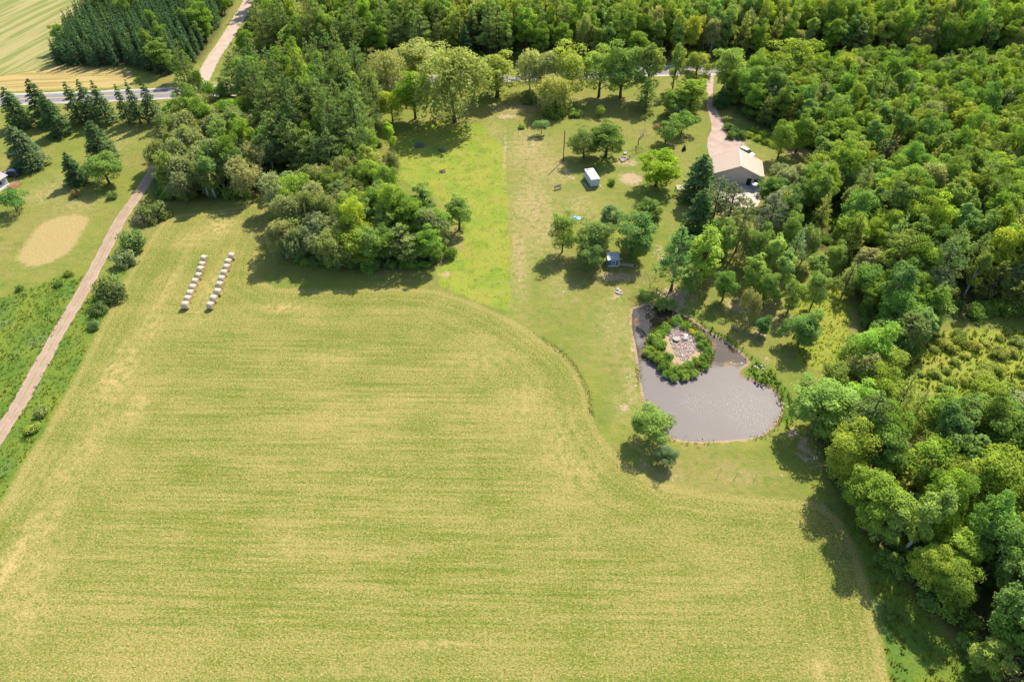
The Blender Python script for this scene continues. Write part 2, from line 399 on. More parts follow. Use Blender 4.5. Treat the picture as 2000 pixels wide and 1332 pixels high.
def np_mesh(name, V, F, smooth_shade=False):
    me = bpy.data.meshes.new(name)
    V = np.asarray(V, np.float32); F = np.asarray(F, np.int32)
    k = F.shape[1]
    me.vertices.add(len(V)); me.vertices.foreach_set('co', V.ravel())
    me.loops.add(F.size); me.loops.foreach_set('vertex_index', F.ravel())
    me.polygons.add(len(F)); me.polygons.foreach_set('loop_start', np.arange(0, F.size, k, dtype=np.int32))
    me.update(calc_edges=True)
    me.polygons.foreach_set('use_smooth', np.full(len(F), smooth_shade))
    me.validate()
    return me

class MB:
    """collects shapes for one mesh"""
    def __init__(s): s.v = []; s.f = []
    def add(s, v, f):
        o = len(s.v); s.v += [tuple(x) for x in v]; s.f += [tuple(i + o for i in q) for q in f]; return s
    def box(s, x0, x1, y0, y1, z0, z1, M=None):
        v = [Vector(p) for p in ((x0, y0, z0), (x1, y0, z0), (x1, y1, z0), (x0, y1, z0), (x0, y0, z1), (x1, y0, z1), (x1, y1, z1), (x0, y1, z1))]
        if M is not None: v = [M @ p for p in v]
        return s.add(v, [(0, 3, 2, 1), (4, 5, 6, 7), (0, 1, 5, 4), (1, 2, 6, 5), (2, 3, 7, 6), (3, 0, 4, 7)])
    def tube(s, pts, rad, n=6, cap=True):
        pts = [Vector(p) for p in pts]; rings = []
        for i, p in enumerate(pts):
            d = (pts[min(i + 1, len(pts) - 1)] - pts[max(i - 1, 0)])
            if d.length < 1e-6: d = Vector((0, 0, 1))
            q = d.to_track_quat('Z', 'Y'); r = rad[i] if hasattr(rad, '__len__') else rad
            rings.append([p + q @ Vector((math.cos(2 * math.pi * k / n) * r, math.sin(2 * math.pi * k / n) * r, 0)) for k in range(n)])
        v = [x for rg in rings for x in rg]
        f = [(i * n + k, i * n + (k + 1) % n, (i + 1) * n + (k + 1) % n, (i + 1) * n + k) for i in range(len(pts) - 1) for k in range(n)]
        if cap: f += [tuple(range(n))[::-1], tuple(range((len(pts) - 1) * n, len(pts) * n))]
        return s.add(v, f)
    def prism(s, poly, z0, z1, M=None):
        n = len(poly)
        v = [Vector((x, y, z0)) for x, y in poly] + [Vector((x, y, z1)) for x, y in poly]
        if M is not None: v = [M @ p for p in v]
        return s.add(v, [tuple(range(n))[::-1], tuple(range(n, 2 * n))] + [(i, (i + 1) % n, n + (i + 1) % n, n + i) for i in range(n)])
    def build(s, name, mat, parent=None, bevel=0.0, smooth_shade=False):
        me = bpy.data.meshes.new(name); me.from_pydata(s.v, [], s.f); me.update()
        bm = bmesh.new(); bm.from_mesh(me)
        bmesh.ops.recalc_face_normals(bm, faces=bm.faces)
        if bevel: bmesh.ops.bevel(bm, geom=list(bm.edges), offset=bevel, segments=2, profile=0.7, affect='EDGES')
        bm.to_mesh(me); bm.free()
        if smooth_shade:
            for p in me.polygons: p.use_smooth = True
        return link(name, me, parent, mat)

def rock_mesh(name, seed, r=0.4, flat=0.6):
    rg = random.Random(seed)
    bm = bmesh.new(); bmesh.ops.create_icosphere(bm, subdivisions=2, radius=r)
    dirs = [(Vector((rg.gauss(0, 1), rg.gauss(0, 1), rg.gauss(0, 1))).normalized(), rg.uniform(0.62, 0.9)) for _ in range(9)]
    for v in bm.verts:
        for d, k in dirs:
            e = v.co.dot(d) - r * k
            if e > 0: v.co -= d * e
        v.co.z *= flat
    me = bpy.data.meshes.new(name); bm.to_mesh(me); bm.free()
    return me

# ------------------------------------------------------------------ the ground
def build_ground():
    x0, x1, y0, y1, st = -262, 262, -6, 402, 1.0
    xs = np.arange(x0, x1 + 0.1, st); ys = np.arange(y0, y1 + 0.1, st)
    nx, ny = len(xs), len(ys)
    X, Y = np.meshgrid(xs, ys); X = X.ravel(); Y = Y.ravel()
    A = {}
    A['s_field'] = sdf(FIELD, X, Y)
    A['s_paddock'] = np.max([sdf(p, X, Y) for p in (PADDOCK, LUSH[2], LUSH[5])], axis=0)
    A['s_lush'] = np.max([sdf(p, X, Y) for i_, p in enumerate(LUSH) if i_ not in (2, 5)], axis=0)
    A['s_far'] = sdf(FARFIELD, X, Y)
    A['s_tan'] = sdf(TANSTRIP, X, Y)
    A['s_oval'] = sdf(OVAL, X, Y)
    A['s_wood'] = np.max([sdf(p, X, Y) for p in (WOOD_RIGHT, WOOD_TOP, WOOD_PINE, WOOD_LEFT, WOOD_CLUMP, PLANTATION)], axis=0)
    pond = sdf(POND, X, Y); isle = sdf(ISLE, X, Y)
    wet = np.minimum(pond, -isle)
    A['s_pond'] = wet
    def blobs(lst):
        a = np.zeros_like(X)
        for px, py, rx, ry, s in lst:
            c = P(px, py); ex = (P(px + rx, py) - c).length; ey = (P(px, py - ry) - c).length
            a = np.maximum(a, s * np.exp(-1.2 * (((X - c.x) / ex) ** 2 + ((Y - c.y) / ey) ** 2)))
        return a
    A['dry'] = blobs([(1030, 290, 45, 40, 1), (1040, 400, 50, 60, .95), (1015, 500, 22, 80, 1), (1070, 330, 50, 30, .8), (1060, 450, 40, 50, .8), (1130, 400, 40, 30, .6), (1090, 560, 40, 40, .4), (1200, 640, 45, 60, .5), (1232, 760, 14, 60, .8), (1150, 410, 40, 25, .4),
                      (230, 740, 40, 60, .95), (262, 800, 30, 40, .8), (190, 850, 30, 50, .6), (60, 1130, 60, 80, .6), (560, 600, 60, 12, .9), (430, 440, 32, 26, 1),
                      (255, 690, 8, 40, 1), (215, 720, 7, 50, 1.2), (180, 780, 6, 60, 1.1), (300, 640, 30, 30, .6), (20, 1100, 30, 120, 1.0), (100, 1020, 14, 70, .9), (60, 1200, 60, 60, .7), (330, 560, 10, 60, .6), (290, 620, 8, 60, .7), (370, 470, 40, 14, .7), (120, 930, 60, 60, .5), (1090, 850, 50, 80, .6), (1130, 920, 60, 50, .6), (1020, 800, 60, 60, .5), (1430, 1130, 70, 8, .8),
                      (1600, 1300, 20, 40, .8), (1130, 1050, 40, 12, .6), (700, 1310, 120, 14, .6), (950, 700, 60, 30, .5), (700, 820, 90, 50, .35), (640, 700, 50, 25, .4),
                      (860, 1260, 80, 10, .8), (560, 1070, 40, 25, .6), (415, 560, 24, 70, .7), (900, 460, 30, 40, .5), (960, 270, 25, 40, .7), (870, 500, 20, 30, .6),
                      (1300, 930, 60, 25, .4), (1450, 930, 60, 30, .35), (1490, 600, 40, 40, .6), (90, 380, 40, 20, .7), (130, 355, 60, 20, .4), (150, 400, 60, 16, .5),
                      (230, 280, 40, 40, .4), (1010, 210, 60, 12, .8), (1200, 200, 120, 12, .5), (1210, 800, 20, 40, .5), (40, 960, 30, 40, .5)])
    A['dirt'] = blobs([(1232, 350, 26, 14, 1.0), (1225, 318, 34, 10, .62), (990, 228, 30, 5, .8), (1318, 580, 40, 26, .75), (1290, 500, 16, 30, .55), (1440, 598, 34, 20, .6),
                       (1482, 652, 30, 16, .5), (1575, 880, 26, 40, .6), (1548, 845, 14, 12, .8), (872, 535, 14, 8, .7), (865, 470, 8, 25, .5), (1200, 540, 60, 14, .6),
                       (1440, 280, 24, 10, .9), (1560, 300, 40, 6, .7), (1610, 990, 10, 14, .6), (1218, 795, 12, 10, .75), (1240, 690, 8, 30, .55), (1205, 580, 20, 16, .5),
                       (1262, 905, 12, 12, .55), (1310, 935, 10, 6, .6), (1530, 925, 8, 10, .6), (495, 455, 4, 16, .9), (250, 170, 26, 6, .5), (420, 165, 60, 8, .5),
                       (1110, 345, 20, 20, .45), (985, 300, 5, 60, .55), (1400, 400, 80, 30, .4), (1470, 500, 40, 30, .4), (320, 398, 14, 5, .7), (1500, 700, 10, 14, .5)])
    A['dirt'] = np.maximum(A['dirt'], 1.2 * (sdf(STONY, X, Y) > -1.3))
    Z = np.zeros_like(X)
    Z -= 0.95 * np.clip((wet + 1.2) / 3.4, 0, 1) ** 1.3
    Z = np.where((isle > -1.0), np.maximum(Z, 0.45 * np.clip((isle + 0.2) / 2.5, 0, 1) - 0.35), Z)
    Z += np.where(wet > -1.5, 0, 0.012 * np.sin(X * 0.9 + np.sin(Y * 0.7)) * np.cos(Y * 0.8))
    Vt = np.stack([X, Y, Z], 1)
    idx = np.arange(nx * ny).reshape(ny, nx)
    F = np.stack([idx[:-1, :-1], idx[:-1, 1:], idx[1:, 1:], idx[1:, :-1]], -1).reshape(-1, 4)
    cx = Vt[F].mean(1)
    zone = np.zeros(len(F), int)
    zone[sdf(FIELD, cx[:, 0], cx[:, 1]) > 0] = 1
    zone[sdf(FARFIELD, cx[:, 0], cx[:, 1]) > 0] = 2
    def piece(name, Fz, extraV=None, extraF=None):
        used = np.unique(Fz); remap = np.full(len(Vt), -1); remap[used] = np.arange(len(used))
        V = Vt[used]; Fr = remap[Fz]
        n0 = len(V)
        if extraV is not None:
            V = np.vstack([V, extraV]); Fr = np.vstack([Fr, extraF + n0])
        me = np_mesh(name, V, Fr, True)
        for k, a in A.items():
            at = me.attributes.new(k, 'FLOAT', 'POINT')
            vals = a[used]
            if extraV is not None: vals = np.concatenate([vals, np.full(len(extraV), -60.0 if k.startswith('s_') else 0.0)])
            at.data.foreach_set('value', vals.astype(np.float32))
        me.materials.append(M_GROUND)
        return tag(link(name, me), kind='structure')
    # skirt to the horizon
    B = 5000.0
    gx = [-B, x0, x1, B]; gy = [-B, y0, y1, B]
    EV = np.array([(x, y, 0.0) for y in gy for x in gx]); EF = []
    for j in range(3):
        for i in range(3):
            if i == 1 and j == 1: continue
            a = j * 4 + i; EF.append((a, a + 1, a + 5, a + 4))
    piece('ground', F[zone == 0], EV, np.array(EF))
    piece('hay_field', F[zone == 1])
    piece('distant_field', F[zone == 2])
build_ground()

def ribbon(name, path, half, mat, z=0.012, rows=(-1, -0.5, 0, 0.5, 1), jitter=0.0, step=1.0, seed=1, parent=None, offset=0.0, kind='structure'):
    rg = np.random.default_rng(seed)
    seg = np.linalg.norm(np.diff(path, axis=0), axis=1); s = np.concatenate([[0], np.cumsum(seg)])
    t = np.arange(0, s[-1], step)
    px = np.interp(t, s, path[:, 0]); py = np.interp(t, s, path[:, 1])
    dx = np.gradient(px); dy = np.gradient(py); L = np.hypot(dx, dy); nxv, nyv = -dy / L, dx / L
    V, ac = [], []
    for i in range(len(t)):
        for r in rows:
            w = r * half + (rg.normal(0, jitter) if abs(r) == 1 else 0) + offset
            V.append((px[i] + nxv[i] * w, py[i] + nyv[i] * w, z + 0.05 * (1 - r * r) * (half > 1)))
            ac.append(r)
    k = len(rows)
    F = [(i * k + j, i * k + j + 1, (i + 1) * k + j + 1, (i + 1) * k + j) for i in range(len(t) - 1) for j in range(k - 1)]
    F = [f[::-1] for f in F]
    me = np_mesh(name, V, F, True)
    me.attributes.new('across', 'FLOAT', 'POINT').data.foreach_set('value', np.array(ac, np.float32))
    o = link(name, me, parent, mat)
    if kind and parent is None: o['kind'] = kind
    return o

ribbon('gravel_lane', LANE, 1.5, M_LANE, 0.045, jitter=0.10, seed=3)
hw = ribbon('paved_road', HIGHWAY, 4.6, M_ASPHALT, 0.05, jitter=0.12, step=2.0, seed=4, rows=(-1, -.86, -.5, 0, .5, .86, 1))
ribbon('edge_line', HIGHWAY, 0.09, M_WHITELINE, 0.082, rows=(-1, 1), step=2.0, parent=hw, offset=3.45)
ribbon('edge_line', HIGHWAY, 0.09, M_WHITELINE, 0.082, rows=(-1, 1), step=2.0, parent=hw, offset=-3.45)
ribbon('centre_line', HIGHWAY, 0.09, M_YELLOWLINE, 0.112, rows=(-1, 1), step=2.0, parent=hw, offset=0.16)
ribbon('centre_line', HIGHWAY, 0.09, M_YELLOWLINE, 0.112, rows=(-1, 1), step=2.0, parent=hw, offset=-0.16)
ribbon('gravel_side_road', SIDEROAD, 2.6, M_SIDE, 0.045, jitter=0.15, seed=5)

def poly_sheet(name, poly, z, mat, extra=None, st=0.8, grow=0.0, field_attr='across'):
    """flat sheet with a soft-edged coverage attribute"""
    x0, y0 = poly.min(0) - 2; x1, y1 = poly.max(0) + 2
    xs = np.arange(x0, x1, st); ys = np.arange(y0, y1, st); X, Y = np.meshgrid(xs, ys); nx = len(xs)
    d = sdf(poly, X.ravel(), Y.ravel())
    idx = np.arange(X.size).reshape(X.shape)
    F = np.stack([idx[:-1, :-1], idx[:-1, 1:], idx[1:, 1:], idx[1:, :-1]], -1).reshape(-1, 4)
    F = F[(d[F] > -grow).all(1)]
    used = np.unique(F); remap = np.full(X.size, -1); remap[used] = np.arange(len(used))
    V = np.stack([X.ravel(), Y.ravel(), np.full(X.size, z)], 1)[used]
    me = np_mesh(name, V, remap[F], True)
    me.attributes.new(field_attr, 'FLOAT', 'POINT').data.foreach_set('value', np.clip(1 - d[used] / 2.4, 0, 1.2).astype(np.float32))
    if extra:
        for k, fn in extra.items():
            me.attributes.new(k, 'FLOAT', 'POINT').data.foreach_set('value', fn(V[:, 0], V[:, 1]).astype(np.float32))
    return tag(link(name, me, None, mat), kind='structure')
poly_sheet('driveway', DRIVE, 0.045, M_DRIVE, st=0.3)

def scum_fn(X, Y):
    a = np.array(P(1255, 700)[:2]); b = np.array(P(1455, 705)[:2])
    n = np.array([-(b - a)[1], (b - a)[0]]); n /= np.linalg.norm(n)
    d = -((X - a[0]) * n[0] + (Y - a[1]) * n[1])           # south of the island
    c = P(1250, 660); e = 0.9 * np.exp(-(((X - c.x) / 2.2) ** 2 + ((Y - c.y) / 6) ** 2))
    return np.clip(0.27 + d / 6.0, 0.0, 1.0) + e * 0.6
def fleck_glint_fn(X, Y):  # where scum flecks and painted sun glitter gather on the film
    a = 0
    for px, py, r, s in ((1350, 782, 4, .5), (1480, 820, 7, .45), (1440, 760, 6, .3), (1370, 855, 3, .4)):
        c = P(px, py); a = a + s * np.exp(-(((X - c.x) / r) ** 2 + ((Y - c.y) / r) ** 2))
    return a
poly_sheet('pond', POND, -0.36, M_WATER, extra={'scum': scum_fn, 'fleck_glint': fleck_glint_fn}, st=0.7, grow=1.6)

# ------------------------------------------------------------------ plants: meshes
def cards(C, N, S, rng, aspect=0.7):
    """leaf faces: centres, normals, sizes"""
    C = np.asarray(C); N = np.asarray(N); S = np.asarray(S)[:, None]
    N = N / (np.linalg.norm(N, axis=1, keepdims=True) + 1e-9)
    r = rng.normal(size=C.shape)
    T = np.cross(N, r); T /= (np.linalg.norm(T, axis=1, keepdims=True) + 1e-9)
    B = np.cross(N, T)
    a = T * S * 0.5; b = B * S * 0.5 * aspect
    V = np.stack([C - a, C - b + a * 0.15, C + a, C + b + a * 0.15], 1).reshape(-1, 3)
    F = np.arange(len(V)).reshape(-1, 4)
    return V, F

def cards_along(C, D, L, W, rng, up=None):
    """long needles/sprays: centre, direction, length, width"""
    C = np.asarray(C); D = np.asarray(D); D = D / (np.linalg.norm(D, axis=1, keepdims=True) + 1e-9)
    ref = rng.normal(size=C.shape) * 0.5 + (np.array([0, 0, 1.0]) if up is None else up)
    T = np.cross(D, ref); T /= (np.linalg.norm(T, axis=1, keepdims=True) + 1e-9)
    a = D * np.asarray(L)[:, None] * 0.5; b = T * np.asarray(W)[:, None] * 0.5
    V = np.stack([C - a, C - b, C + a, C + b], 1).reshape(-1, 3)
    return V, np.arange(len(V)).reshape(-1, 4)

def rdirs(n, rng, zbias=0.0):
    d = rng.normal(size=(n, 3)); d[:, 2] += zbias
    return d / np.linalg.norm(d, axis=1, keepdims=True)

def finish(name, parts, mat):
    V, F, o = [], [], 0
    for v, f in parts:
        V.append(v); F.append(f + o); o += len(v)
    me = np_mesh(name, np.vstack(V), np.vstack(F), False)
    me.materials.append(mat)
    return me

def trunk_mesh(name, tips, h, r, mat, rg, base=0.0, lean=0.0, stems=1):
    mb = MB()
    for s in range(stems):
        ox, oy = (0, 0) if stems == 1 else (rg.uniform(-.4, .4), rg.uniform(-.4, .4))
        lx, ly = rg.uniform(-lean, lean), rg.uniform(-lean, lean)
        pts = [(ox + lx * k / 5 + rg.uniform(-.04, .04) * h * .1, oy + ly * k / 5 + rg.uniform(-.04, .04) * h * .1, base + (h - base) * k / 5 - (0.15 if k == 0 else 0)) for k in range(6)]
        mb.tube(pts, [r * 1.35, r, r * .85, r * .65, r * .42, r * .15], 7)
    for tp in tips:
        z0 = max(0.25 * h, tp[2] - rg.uniform(0.15, 0.35) * h); z0 = min(z0, 0.8 * h)
        mid = (tp[0] * 0.5, tp[1] * 0.5, z0 + (tp[2] - z0) * 0.62)
        mb.tube([(0, 0, z0), mid, tuple(tp)], [r * .42, r * .26, r * .08], 5)
    me = bpy.data.meshes.new(name); me.from_pydata(mb.v, [], mb.f); me.update()
    for p in me.polygons: p.use_smooth = True
    me.materials.append(mat)
    return me

def broadleaf(seed, h=12.0, w=7.0, clumps=46, per=150, leaf=0.31, low=0.13, lump=0.25, flat=0.72, droop=0.0, bark=None, aspect=0.7, mat=None, gap=0.0):
    rng = np.random.default_rng(seed); rg = random.Random(seed)
    zc = h * (low + (1 - low) * 0.52); rz = h * (1 - low) * 0.5; rx = w / 2
    d = rdirs(clumps, rng, 0.25)
    ph = rng.uniform(0, 6.28, 3)
    lumpf = 1 + lump * np.sin(3 * np.arctan2(d[:, 1], d[:, 0]) + ph[0]) * np.cos(2.5 * d[:, 2] + ph[1])
    rad = (0.35 + 0.65 * rng.uniform(0, 1, clumps) ** 0.45) * lumpf
    rc = rx * rng.uniform(0.24, 0.42, clumps)
    C = d * rad[:, None] * np.array([rx - rc.mean() * .7, rx - rc.mean() * .7, rz - rc.mean() * .5]) + np.array([0, 0, zc])
    # narrower low, broad at 0.55
    taper = np.clip(0.80 + 0.5 * (C[:, 2] - (zc - rz)) / rz, 0.55, 1.0); C[:, :2] *= taper[:, None]
    Pc, Nc, Sz = [], [], []
    for i in range(clumps):
        n = int(1.22 * per * (rc[i] / rc.mean()) ** 2 * rng.uniform(0.75, 1.2))
        dd = rdirs(n, rng, 0.55) ; out = C[i] - np.array([0, 0, zc]); out = out / (np.linalg.norm(out) + 1e-6)
        dd = dd + 0.35 * out; dd /= np.linalg.norm(dd, axis=1, keepdims=True)
        rr = rc[i] * (1 - 0.35 * rng.uniform(0, 1, n) ** 2) * (1 + 0.16 * np.sin(5 * dd[:, 0] + i) * np.sin(5 * dd[:, 1] + 2 * i))
        p = C[i] + dd * rr[:, None] * np.array([1, 1, flat])
        if droop: p[:, 2] -= droop * rng.uniform(0, 1, n) * (np.hypot(dd[:, 0], dd[:, 1]))
        Pc.append(p); Nc.append(dd * 0.75 + rng.normal(size=(n, 3)) * 0.42 + np.array([0, 0, 0.3])); Sz.append(leaf * rng.uniform(0.65, 1.3, n))
    Pc = np.vstack(Pc); Nc = np.vstack(Nc); Sz = np.concatenate(Sz)
    # loose twigs at the outline
    k = int(len(Pc) * 0.10); j = rng.integers(0, len(Pc), k)
    P2 = Pc[j] + (Pc[j] - np.array([0, 0, zc])) * rng.uniform(0.02, 0.13, (k, 1)); Pc = np.vstack([Pc, P2]); Nc = np.vstack([Nc, Nc[j]]); Sz = np.concatenate([Sz, Sz[j] * 0.8])
    ok = Pc[:, 2] > 0.12 * h * (low > 0.05) + 0.05
    crown = finish('crown', [cards(Pc[ok], Nc[ok], Sz[ok], rng, aspect)], mat or M_LEAF)
    tips = [tuple(C[q]) for q in rng.choice(clumps, min(12, clumps), replace=False)]
    trunk = trunk_mesh('trunk', tips, h * 0.8, 0.016 * h + 0.03, bark or M_BARK, rg, lean=0.03 * h)
    return dict(h=h, w=w, trunk=trunk, crown=crown)

def willowy(seed, h=12.0, w=8.0, strands=520, leaf=0.34, bark=None, low=0.14, fall=0.28):
    """feathery crown of hanging sprays: birch, willow, aspen"""
    rng = np.random.default_rng(seed); rg = random.Random(seed)
    zc = h * 0.56; rz = h * 0.44; rx = w / 2
    nl = 16
    d0 = rdirs(nl, rng, 0.45); lobes = d0 * np.array([rx * .55, rx * .55, rz * .55]) + np.array([0, 0, zc])
    which = rng.integers(0, nl, strands)
    dd = rdirs(strands, rng, 0.4)
    rl = np.array([rx * .5, rx * .5, rz * .42])
    S0 = lobes[which] + dd * rl * (0.6 + 0.4 * rng.uniform(0, 1, (strands, 1)))
    Cc, Dd, L, W = [], [], [], []
    for i in range(strands):
        n = 12
        ln = fall * h * rng.uniform(0.35, 1.0) * 0.55
        out = S0[i] - np.array([0, 0, zc]); out[2] *= 0.3; out = out / (np.linalg.norm(out) + 1e-6)
        tt = np.sort(rng.uniform(0, 1, n))
        p = S0[i] + out * (0.5 * tt * (1 - 0.4 * tt) * ln)[:, None] + np.array([0, 0, -1]) * (ln * tt ** 1.6)[:, None] + rng.normal(size=(n, 3)) * 0.17
        Cc.append(p); Dd.append(rng.normal(size=(n, 3)) * 0.7 + np.array([0, 0, -0.55]) + out * 0.5)
        L.append(leaf * rng.uniform(0.8, 1.7, n)); W.append(leaf * rng.uniform(0.35, 0.7, n))
    Cc = np.vstack(Cc); ok = Cc[:, 2] > low * h * 0.7
    v = cards_along(Cc[ok], np.vstack(Dd)[ok], np.concatenate(L)[ok], np.concatenate(W)[ok], rng)
    crown = finish('crown', [v], M_LEAF)
    tips = [tuple(x) for x in lobes[:10]]
    return dict(h=h, w=w, trunk=trunk_mesh('trunk', tips, h * 0.82, 0.015 * h + 0.02, bark or M_BARK, rg, lean=0.05 * h), crown=crown)

def conifer(seed, h=14.0, w=6.0, whorls=22, arms=9, per=16, start=0.1, droop=0.25, power=0.9, spray=0.62, width=0.26, bark=None, irregular=0.12, tuft=False, mat=None, upturn=0.0):
    rng = np.random.default_rng(seed); rg = random.Random(seed)
    C, D, L, W = [], [], [], []
    arms_list = []
    for k in range(whorls):
        f = (k + rng.uniform(-.3, .3)) / (whorls - 0.6); f = min(max(f, 0), 0.995)
        z = h * (start + (1 - start) * f)
        reach0 = w / 2 * (1 - f) ** power * (1.0 if f > .06 else .8) + 0.12
        for a in range(arms if f < .8 else max(4, arms - 3)):
            an = rng.uniform(0, 6.283)
            reach = reach0 * (1 + rng.normal(0, irregular)); reach = max(reach, 0.12)
            ca, sa = math.cos(an), math.sin(an)
            n = max(3, int(per * (0.3 + 0.7 * reach / (w / 2))))
            tt = rng.uniform(0.12 if not tuft else 0.35, 1, n) ** 0.75
            dz = -droop * reach * tt ** 1.3 + upturn * reach * tt ** 2
            side = rng.normal(0, 0.16 * (1 if not tuft else 1.3), n) * reach * (1.15 - tt * .6)
            p = np.stack([ca * reach * tt - sa * side, sa * reach * tt + ca * side, z + dz + rng.normal(0, 0.06 if not tuft else 0.16, n)], 1)
            dirn = np.stack([ca - sa * side * 1.3 / max(reach, .3), sa + ca * side * 1.3 / max(reach, .3), np.full(n, -droop * 0.9 + upturn)], 1) + rng.normal(size=(n, 3)) * (0.3 if not tuft else 0.6)
            C.append(p); D.append(dirn)
            L.append(spray * rng.uniform(0.7, 1.25, n) * (0.55 + 0.45 * min(1, reach0 / (w * .3)))); W.append(width * rng.uniform(0.7, 1.3, n))
            if reach > w * .22 and rg.random() < 0.5: arms_list.append(((0, 0, z), (ca * reach * .85, sa * reach * .85, z - droop * reach * .7 + upturn * reach * .6)))
    v = cards_along(np.vstack(C), np.vstack(D), np.concatenate(L), np.concatenate(W), rng)
    crown = finish('crown', [v], mat or M_NEEDLE)
    mb = MB(); r = 0.012 * h + 0.04
    mb.tube([(0, 0, -0.15), (0, 0, h * .3), (rg.uniform(-.1, .1), rg.uniform(-.1, .1), h * .7), (0, 0, h * .98)], [r * 1.3, r, r * .55, r * .1], 7)
    for a, b in arms_list[:40]: mb.tube([a, b], [r * .25, r * .07], 4)
    me = bpy.data.meshes.new('trunk'); me.from_pydata(mb.v, [], mb.f); me.update(); me.materials.append(bark or M_BARK)
    return dict(h=h, w=w, trunk=me, crown=crown)

def bare(seed, h=9.0, w=5.0, mat=None, leaves=260, leaf=0.25, depth=4, lmat=None):
    """thin crown: branching twigs and a few leaves"""
    rg = random.Random(seed); rng = np.random.default_rng(seed)
    mb = MB(); tips = []
    def grow(p, d, ln, r, lv):
        q = p + d * ln
        mb.tube([p, (p + q) / 2 + Vector((rg.uniform(-.06, .06), rg.uniform(-.06, .06), 0)) * ln, q], [r, r * .8, r * .55], 5 if lv > 2 else 3, cap=False)
        tips.append(q)
        if lv == 0: return
        for _ in range(3 if lv > 1 else 4):
            nd = (d + Vector((rg.gauss(0, .55) * w / 5, rg.gauss(0, .55) * w / 5, rg.gauss(0.05, .3)))).normalized()
            grow(p + (q - p) * rg.uniform(.55, 1), nd, ln * rg.uniform(.55, .78), r * .52, lv - 1)
    grow(Vector((0, 0, -0.1)), Vector((0, 0, 1)), h * .40, 0.012 * h + .02, depth)
    me = bpy.data.meshes.new('trunk'); me.from_pydata(mb.v, [], mb.f); me.update(); me.materials.append(mat or M_TWIG)
    T = np.array([tuple(t) for t in tips]); j = rng.integers(0, len(T), leaves)
    C = T[j] + rng.normal(size=(leaves, 3)) * 0.22
    crown = finish('crown', [cards(C, rdirs(leaves, rng, .4), leaf * rng.uniform(.7, 1.3, leaves), rng)], lmat or M_LEAF)
    return dict(h=h, w=w, trunk=me, crown=crown)

def shrub(seed, h=2.5, w=3.5, clumps=22, per=80, leaf=0.26, mat=None):
    rng = np.random.default_rng(seed); rg = random.Random(seed)
    d = rdirs(clumps, rng, 0.7); d[:, 2] = np.abs(d[:, 2])
    C = d * rng.uniform(.35, .8, (clumps, 1)) * np.array([w / 2, w / 2, h * .8]); C[:, 2] += h * .06
    rc = w * rng.uniform(.13, .22, clumps)
    Pc, Nc, Sz = [], [], []
    for i in range(clumps):
        n = per; dd = rdirs(n, rng, .4)
        Pc.append(C[i] + dd * rc[i] * rng.uniform(.7, 1.1, (n, 1)) * np.array([1, 1, .85])); Nc.append(dd + rng.normal(size=(n, 3)) * .5 + [0, 0, .25]); Sz.append(leaf * rng.uniform(.6, 1.3, n))
    Pc = np.vstack(Pc); ok = Pc[:, 2] > 0.02
    crown = finish('foliage', [cards(Pc[ok], np.vstack(Nc)[ok], np.concatenate(Sz)[ok], rng, 0.6)], mat or M_LEAF)
    mb = MB()
    for q in range(7):
        c = C[rg.randrange(clumps)]; mb.tube([(c[0] * .1, c[1] * .1, -0.05), tuple(c)], [.05, .012], 4)
    me = bpy.data.meshes.new('stem'); me.from_pydata(mb.v, [], mb.f); me.update(); me.materials.append(M_BARK)
    return dict(h=h, w=w, trunk=me, crown=crown)

